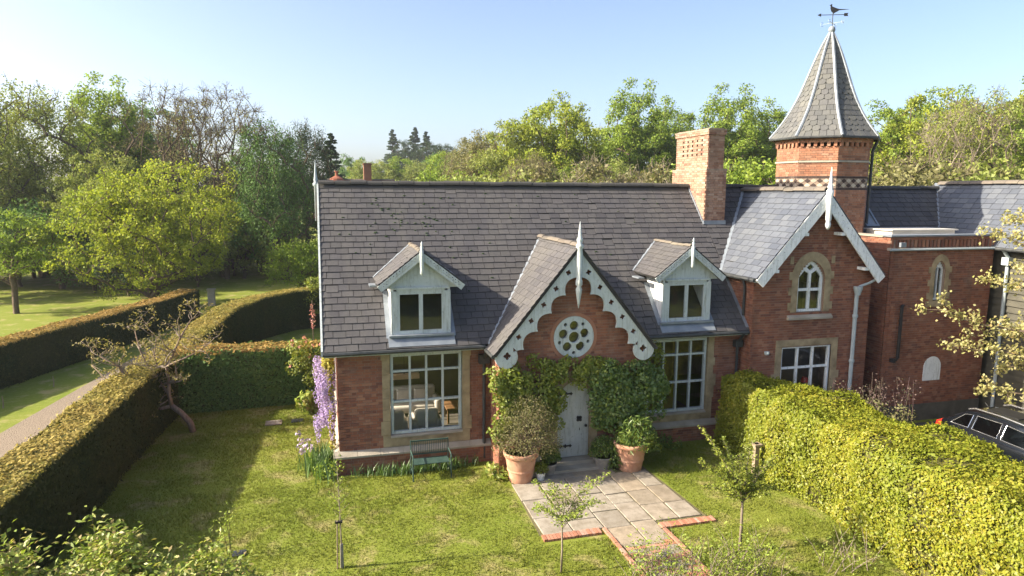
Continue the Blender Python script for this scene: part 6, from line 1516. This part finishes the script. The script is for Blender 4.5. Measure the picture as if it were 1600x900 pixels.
climber('climbing_shrub', 'dark glossy climber covering the wall right of the front door', blobs(40, 7.15, 8.75, 1.05, 2.7, 16.38, .14, .22, .4)+blobs(16, 6.8, 7.2, 1.0, 2.7, 16.4, .06, .18, .28)+blobs(6, 8.4, 9.05, 1.6, 2.95, 16.5, .12, .2, .32), 330, .1, .06, 'l_ivydark', (7.9, 16.5, 0), stems=[[(7.6, 16.5, 0), (7.7, 16.45, 1.3), (7.9, 16.45, 2.5)], [(8.3, 16.5, 0), (8.3, 16.45, 1.5)]])
climber('climbing_shrub', 'sparse climber sprays hanging before the right big window', blobs(7, 8.85, 9.3, 2.2, 3.05, 17.3, .08, .14, .24), 200, .085, .05, 'l_ivy', (9.0, 17.3, 2.2))
def shrub_on(root, c, r_, h, n_, L, Wd, mt, droop=0.0, twig=40, bark='bark_brown', zr=None):
    """plant growing from the top of a pot"""
    d_ = rvec(n_); d_[:, 2] = np.abs(d_[:, 2])*1.1-.15; rr_ = rng.uniform(.25, 1, n_)[:, None]**.6; P_ = np.array(c)+d_*rr_*np.array([r_, r_*.75, h])+np.array([0, 0, h*.12]); P_[:, 2] -= droop*np.hypot(P_[:, 0]-c[0], P_[:, 1]-c[1])**2
    leaves('foliage', P_, d_*.4+rvec(n_)+np.array([0, 0, .3]), L*rng.uniform(.7, 1.3, n_), Wd, M[mt], root, D=rvec(n_)+np.array([0, 0, -droop]))
    b = MB()
    for k in range(twig):
        e = Vector(P_[rng.integers(0, n_)]); s_ = Vector(c)+Vector((random.uniform(-.12, .12), random.uniform(-.1, .1), -.05)); m_ = (s_+e)/2+Vector((0, 0, .1*h)); b.tube([s_, m_, e], [.012, .008, .003], 4)
    b.build('stem', M[bark], root)
shrub_on(pot_l, (4.85, 16.0, .82), .95, 1.35, 7500, .055, .02, 'l_dry', 0, 110)
shrub_on(pot_r, (7.85, 15.95, .78), .68, .72, 1600, .15, .032, 'l_ivydark', .55, 40)
shrub_on(pot_r, (7.95, 15.9, .76), .62, .5, 420, .15, .035, 'l_ivy', .6, 5)
shrub_on(pot_b, (5.5, 16.2, .4), .34, .42, 1900, .05, .032, 'l_ivydark', 0, 10)
shrub_on(pot_c, (7.02, 16.2, .4), .42, .5, 2000, .05, .032, 'l_ivydark', 0, 10)
shrub_on(pot_d, (5.18, 15.9, .22), .22, .3, 500, .06, .03, 'l_ivy', 0, 6)
climber('ground_plant', 'low green plant spreading at the foot of the right terracotta pot', blobs(5, 7.1, 7.5, .15, .35, 15.95, .1, .12, .2), 260, .07, .045, 'l_ivydark', (7.3, 15.95, 0), cat='plant')
climber('ground_plant', 'leafy plant with broad pale leaves at the foot of the left pot', blobs(5, 3.95, 4.3, .12, .3, 16.2, .12, .14, .22), 150, .16, .07, 'l_shrub', (4.1, 16.2, 0), cat='plant')
climber('ground_plant', 'dark green plants in the shade right of the right pot', blobs(9, 8.3, 9.9, .1, .3, 17.1, .2, .16, .28), 200, .09, .05, 'l_ivydark', (9, 17.1, 0), cat='plant')
# wisteria on the sunny gable wall: leaves and hanging flower racemes
ws = climber('wisteria', 'wisteria with hanging lilac racemes on the sunny gable wall', [(-.02, 17.75+.12*k, 2.95-.05*rb.uniform(0, 4), .16, .2, .24) for k in range(12)]+[(.04, 17.65+.05*k, 2.6-.24*k, .09, .12, .2) for k in range(9)], 420, .1, .04, 'l_wist', (0, 18.2, 0), (-1, -.4, .2), stems=[[(.02, 18.3, 0), (.08, 18.2, 1.4), (.05, 18, 2.9)]])
P_ = []; 
for k in range(105):
    c = np.array([rb.uniform(-.34, .1), rb.uniform(17.6, 18.9), rb.uniform(1.2, 3.05)]); c[0] -= .0; ln_ = rb.uniform(.25, .5); m_ = 70; t_ = rng.uniform(0, 1, m_); r_ = .1*(1-t_*.75); a = rng.uniform(0, 6.28, m_); P_.append(np.stack([c[0]+r_*np.cos(a), c[1]+r_*np.sin(a), c[2]-t_*ln_], 1))
P_ = np.concatenate(P_); leaves('flower', P_, rvec(len(P_))+np.array([-.5, -.4, .2]), .045*rng.uniform(.7, 1.3, len(P_)), .035, M['wisteria'], ws, kind='stuff')
# rose on the cross hedge
rs_ = climber('climbing_rose', 'climbing rose with a few pink blooms over the end of the cross hedge', [(rb.uniform(-1.2, .3), 23.7+rb.uniform(-.3, .2), rb.uniform(.9, 2.5), .3, .25, .3) for _ in range(22)], 230, .085, .055, 'l_ivy', (-.4, 23.6, 0), (-.4, -.8, .5))
P_ = np.stack([rng.uniform(-1.3, .1, 16), rng.uniform(23.3, 23.7, 16), rng.uniform(1.4, 2.5, 16)], 1); c_ = np.repeat(P_, 7, 0); leaves('bloom', c_+rng.normal(0, .025, c_.shape), rvec(len(c_))+np.array([-.3, -.5, .5]), .06, .05, M['pink'], rs_, kind='stuff')
fx = thing('flower_spike', 'tall pink flower spike showing against the dark hedge beside the roof edge', 'flower', (-.55, 28.2, 0)); P_ = np.stack([-.55+rng.normal(0, .05, 80), 28.2+rng.normal(0, .05, 80), rng.uniform(1.8, 2.8, 80)], 1); leaves('bloom', P_, rvec(80)+np.array([0, -.6, 0]), .08, .07, M['pink'], fx, kind='stuff'); MB().tube([(-.55, 28.2, 0), (-.55, 28.2, 2.95)], .02, 6).build('stem', M['bark'], fx)
climber('ground_plant', 'large pale green leaved plant at the foot of the cross hedge near the house', blobs(9, -.9, .1, .15, .6, 22.9, .2, .2, .3), 120, .2, .11, 'l_shrub', (-.4, 22.9, 0), cat='plant')
# iris clump with lilac flowers at the house corner
def blades(root, pts, h0, h1, wd_, mt, bend=.3):
    n_ = len(pts); V = []; F = []
    for k, (x, y) in enumerate(pts):
        h = rng.uniform(h0, h1); a = rng.uniform(0, 6.28); b_ = rng.uniform(0, bend)*h; px, py = -math.sin(a)*wd_/2, math.cos(a)*wd_/2; dx, dy = math.cos(a)*b_, math.sin(a)*b_; i0 = len(V)
        V += [(x-px, y-py, 0), (x+px, y+py, 0), (x+px+dx*.35, y+py+dy*.35, h*.6), (x-px+dx*.35, y-py+dy*.35, h*.6), (x+dx+px*.2, y+dy+py*.2, h*.97), (x+dx-px*.2, y+dy-py*.2, h*.97)]; F += [(i0, i0+1, i0+2, i0+3), (i0+3, i0+2, i0+4, i0+5)]
    return quick('blade', np.array(V), np.array(F), M[mt], root)
ir = thing('iris_clump', 'clump of iris with strap leaves and lilac flowers at the house corner', 'plant', (-.25, 18.0, 0))
blades(ir, [(rb.gauss(-.2, .22), rb.gauss(18.0, .4)) for _ in range(330)], .25, .7, .028, 'l_blade', .6)
P_ = np.stack([rng.normal(-.5, .2, 8), rng.normal(18.3, .3, 8), rng.uniform(.5, .8, 8)], 1); c_ = np.repeat(P_, 12, 0); leaves('flower', c_+rng.normal(0, .04, c_.shape), rvec(len(c_)), .09, .06, M['lilac'], ir, kind='stuff')
climber('ground_plant', 'low leafy plants spreading from the iris clump along the wall corner', blobs(8, -.45, .25, .1, .35, 17.5, .25, .14, .24), 240, .07, .045, 'l_fresh', (-.1, 17.5, 0), cat='plant')
bl = thing('bluebell_strip', 'strip of strap-leaved plants along the plinth under the bench', 'plant', (2.2, 17.3, 0))
blades(bl, [(rb.uniform(.5, 3.9), 17.28+rb.gauss(0, .07)) for _ in range(240)]+[(rb.gauss(c_, .12), 17.2+rb.gauss(0, .09)) for c_ in (1.35, 1.75, 2.1, 2.5, 2.9, 3.2) for _ in range(60)], .1, .36, .02, 'l_blade', .9)
# flower stems behind the beech hedge
fl = thing('border_perennial', 'tall dark flower stems rising behind the beech hedge', 'plant', (15.3, 16.2, 0)); b = MB(); P_ = []
for k in range(46):
    x, y = rb.uniform(14.0, 16.9), rb.uniform(15.5, 16.6); h = rb.uniform(1.2, 2.0); b.tube([(x, y, 0), (x+rb.gauss(0, .08), y, h*.6), (x+rb.gauss(0, .15), y, h)], [.014, .01, .006], 4); P_ += [(x+rb.gauss(0, .09), y+rb.gauss(0, .06), h*rb.uniform(.7, 1.02)) for _ in range(14)]
b.build('stem', M['l_stalk'], fl); leaves('flower', np.array(P_), rvec(len(P_)), .07, .05, M['l_stalk'], fl, kind='stuff')
climber('border_shrub', 'grey-green border shrub just behind the beech hedge', blobs(14, 13.7, 15.6, .5, 1.5, 15.2, .5, .3, .5), 120, .08, .045, 'l_grey', (14.6, 15.2, 0), cat='shrub')

# ------------------------------------------------------------------ foreground shrubs
def front_bush(name, label, items, mt, per, L, Wd, loc, bark='bark_brown'):
    """upright arching shoots with leaves along them; items: (x, y, height, spread)"""
    b = MB(); P_ = []; N_ = []; Dr = []
    for (x, y, h, sp_) in items:
        a = rb.uniform(0, 6.28); e = Vector((x+math.cos(a)*sp_, y+math.sin(a)*sp_, h)); s_ = Vector((x, y, 0)); m_ = s_.lerp(e, .55)+Vector((0, 0, h*.12)); b.tube([s_, m_, e], [.009, .006, .002], 4)
        for k in range(per):
            t_ = rb.uniform(.3, 1.03); q = s_*(1-t_)**2+m_*(2*t_*(1-t_))+e*t_**2; sd_ = np.array([rb.gauss(0, 1), rb.gauss(0, 1), rb.gauss(.1, .6)]); P_.append(np.array(q)+sd_*(.05+.09*(1-abs(t_-.6)))); N_.append((rb.gauss(0, .6), rb.gauss(0, .6), 1)); Dr.append(sd_)
    r_ = thing(name, label, 'shrub', loc); b.build('stem', M[bark], r_)
    leaves('foliage', np.array(P_), np.array(N_), L*rng.uniform(.6, 1.35, len(P_)), Wd*rng.uniform(.7, 1.3, len(P_)), M[mt], r_, D=unit(np.array(Dr))); return r_
def dome(cx, cy, r_, h, n_):
    """shoots that make a rounded bush with a few taller sprays"""
    out = []
    for _ in range(n_):
        a, q = rb.uniform(0, 6.28), math.sqrt(rb.uniform(0, 1)); hh_ = h*(1-.6*q*q)*rb.uniform(.75, 1.05)+(rb.uniform(.1, .4) if rb.random() < .12 else 0)
        out.append((cx+math.cos(a)*q*r_*.75, cy+math.sin(a)*q*r_*.75, hh_, rb.uniform(.1, .2)+.35*q))
    return out
front_bush('front_shrub', 'leafy shrub with pale-tipped shoots in the bottom left corner', dome(-4.75, 11.0, .75, 2.25, 130)+dome(-4.3, 9.9, .8, 1.9, 60), 'l_shrub', 80, .1, .046, (-4.6, 10.8, 0))
front_bush('front_shrub', 'tall leafy shrub at the bottom, right of the corner shrub', dome(-3.3, 11.2, .8, 2.15, 140)+dome(-2.7, 10.3, .7, 1.9, 70), 'l_shrub', 80, .1, .046, (-3.2, 10.9, 0))
front_bush('front_shrub', 'lower leafy shrub with reddish shoots at the bottom edge', dome(-2.0, 10.9, .8, 1.75, 120)+dome(-1.3, 10.5, .6, 1.2, 50), 'l_shrub', 75, .095, .044, (-1.8, 10.8, 0))
front_bush('front_shrub', 'low yellowish shrub at the bottom edge of the left lawn', dome(-.75, 11.1, .6, .9, 60), 'l_sapling', 60, .085, .04, (-.7, 11.1, 0))
front_bush('front_shrub', 'single upright leafy shoot standing on the lawn beside the shade edge', [(-2.05, 14.0, 1.0, .05), (-2.0, 13.95, .85, .1), (-2.1, 14.05, .7, .08)], 'l_sapling', 60, .06, .03, (-2.05, 14, 0))
front_bush('front_shrub', 'loose twiggy shrub over the brick path at the bottom', [(rb.uniform(5.1, 6.6), rb.uniform(9.9, 10.8), rb.uniform(.6, 1.25), rb.uniform(.2, .6)) for _ in range(70)], 'l_sapling', 24, .07, .03, (5.9, 10.3, 0), 'bark_pale')
front_bush('front_shrub', 'loose twiggy shrub at the bottom right of the brick path', [(rb.uniform(6.7, 8.0), rb.uniform(9.9, 10.7), rb.uniform(.5, 1.1), rb.uniform(.2, .6)) for _ in range(60)], 'l_sapling', 22, .07, .03, (7.3, 10.2, 0), 'bark_pale')
front_bush('front_shrub', 'small bare-stemmed bush at the bottom beside the beech hedge', [(rb.uniform(9.2, 10.3), rb.uniform(10.2, 10.8), rb.uniform(.35, .85), rb.uniform(.2, .6)) for _ in range(22)], 'l_sapling', 22, .06, .03, (9.8, 10.5, 0), 'bark_pale')

# ------------------------------------------------------------------ blossoming branches reaching in from the right
bt = thing('blossom_tree', 'tree with pale blossoming branches reaching in from the right edge', 'tree', (20.4, 12.6, 0))
b = MB(); P_ = []
b.tube([(20.4, 12.6, 0), (20.35, 12.65, 2), (20.3, 12.7, 4), (20.3, 12.7, 6.4)], [.2, .16, .12, .06], 10)
def limb(p, q, r_, sag=.25, n_=11, den=40, sub=8):
    p, q = Vector(p), Vector(q); pts = [p.lerp(q, k/n_)+Vector((rb.gauss(0, .05), rb.gauss(0, .05), math.sin(math.pi*k/n_)*sag+rb.gauss(0, .04))) for k in range(n_+1)]
    b.tube(pts, [r_*(1-.85*k/n_) for k in range(n_+1)], 6)
    for k in range(3, n_+1):
        for _ in range(den): P_.append(np.array(pts[k])+np.array([rb.gauss(0, .11), rb.gauss(0, .1), rb.gauss(.03, .1)]))
    for k in range(3, n_, max(1, n_//sub)):
        e = pts[k]+Vector((rb.gauss(-.2, .25), rb.gauss(0, .25), rb.gauss(.1, .35))); b.tube([pts[k], (pts[k]+e)/2, e], [.012, .009, .004], 4)
        for _ in range(den): P_.append(np.array(pts[k].lerp(e, rb.uniform(.3, 1)))+np.array([rb.gauss(0, .09), rb.gauss(0, .09), rb.gauss(0, .09)]))
for p, q, r_ in (((20.3, 12.7, 2.6), (16.55, 15.4, 4.1), .06), ((20.3, 12.7, 2.2), (17.4, 15.3, 3.0), .05), ((20.3, 12.7, 3.6), (18.6, 15.4, 4.9), .045), ((20.3, 12.7, 4.6), (18.3, 15.3, 6.3), .045), ((20.3, 12.7, 5.2), (19.2, 15.4, 6.7), .04), ((20.3, 12.7, 1.4), (18.9, 15.5, 1.5), .04), ((20.3, 12.7, 2.0), (19.3, 15.3, 2.3), .04), ((20.3, 12.7, 3.0), (19.0, 15.2, 3.4), .04), ((20.3, 12.7, 4.0), (19.3, 15.0, 5.3), .035)): limb(p, q, r_)
b.build('trunk', M['bark'], bt); P_ = np.array(P_); leaves('crown', P_, rvec(len(P_))+np.array([-.3, -.2, .4]), .1*rng.uniform(.7, 1.3, len(P_)), .07, M['l_blossom'], bt)

# ------------------------------------------------------------------ garden border behind the viewpoint (seen mirrored in the panes)
for k in range(16):
    tree('bush' if k % 2 else 'bush2', 'shrub', 'garden shrub behind the viewpoint, mirrored in the window panes', (-10+k*3.6, -6-2.6*(k % 3), 0), 1.15+.2*(k % 3), k*.9, ('l_olive', 'l_fresh', 'l_oak')[k % 3], 'bark', 'border behind the viewpoint', 'shrub')

# ------------------------------------------------------------------ thin morning haze in the air
t = NT('haze'); pv = t.n('ShaderNodeVolumePrincipled'); pv.inputs['Color'].default_value = (.86, .92, 1, 1); pv.inputs['Density'].default_value = .0003; pv.inputs['Anisotropy'].default_value = .3
t.l(pv.outputs[0], t.out.inputs['Volume'])
tag(MB().box(-330, 480, -40, 620, -1.0, 40).build('haze', t.m), 'thin pale haze in the air towards the skyline', 'haze', kind='stuff')
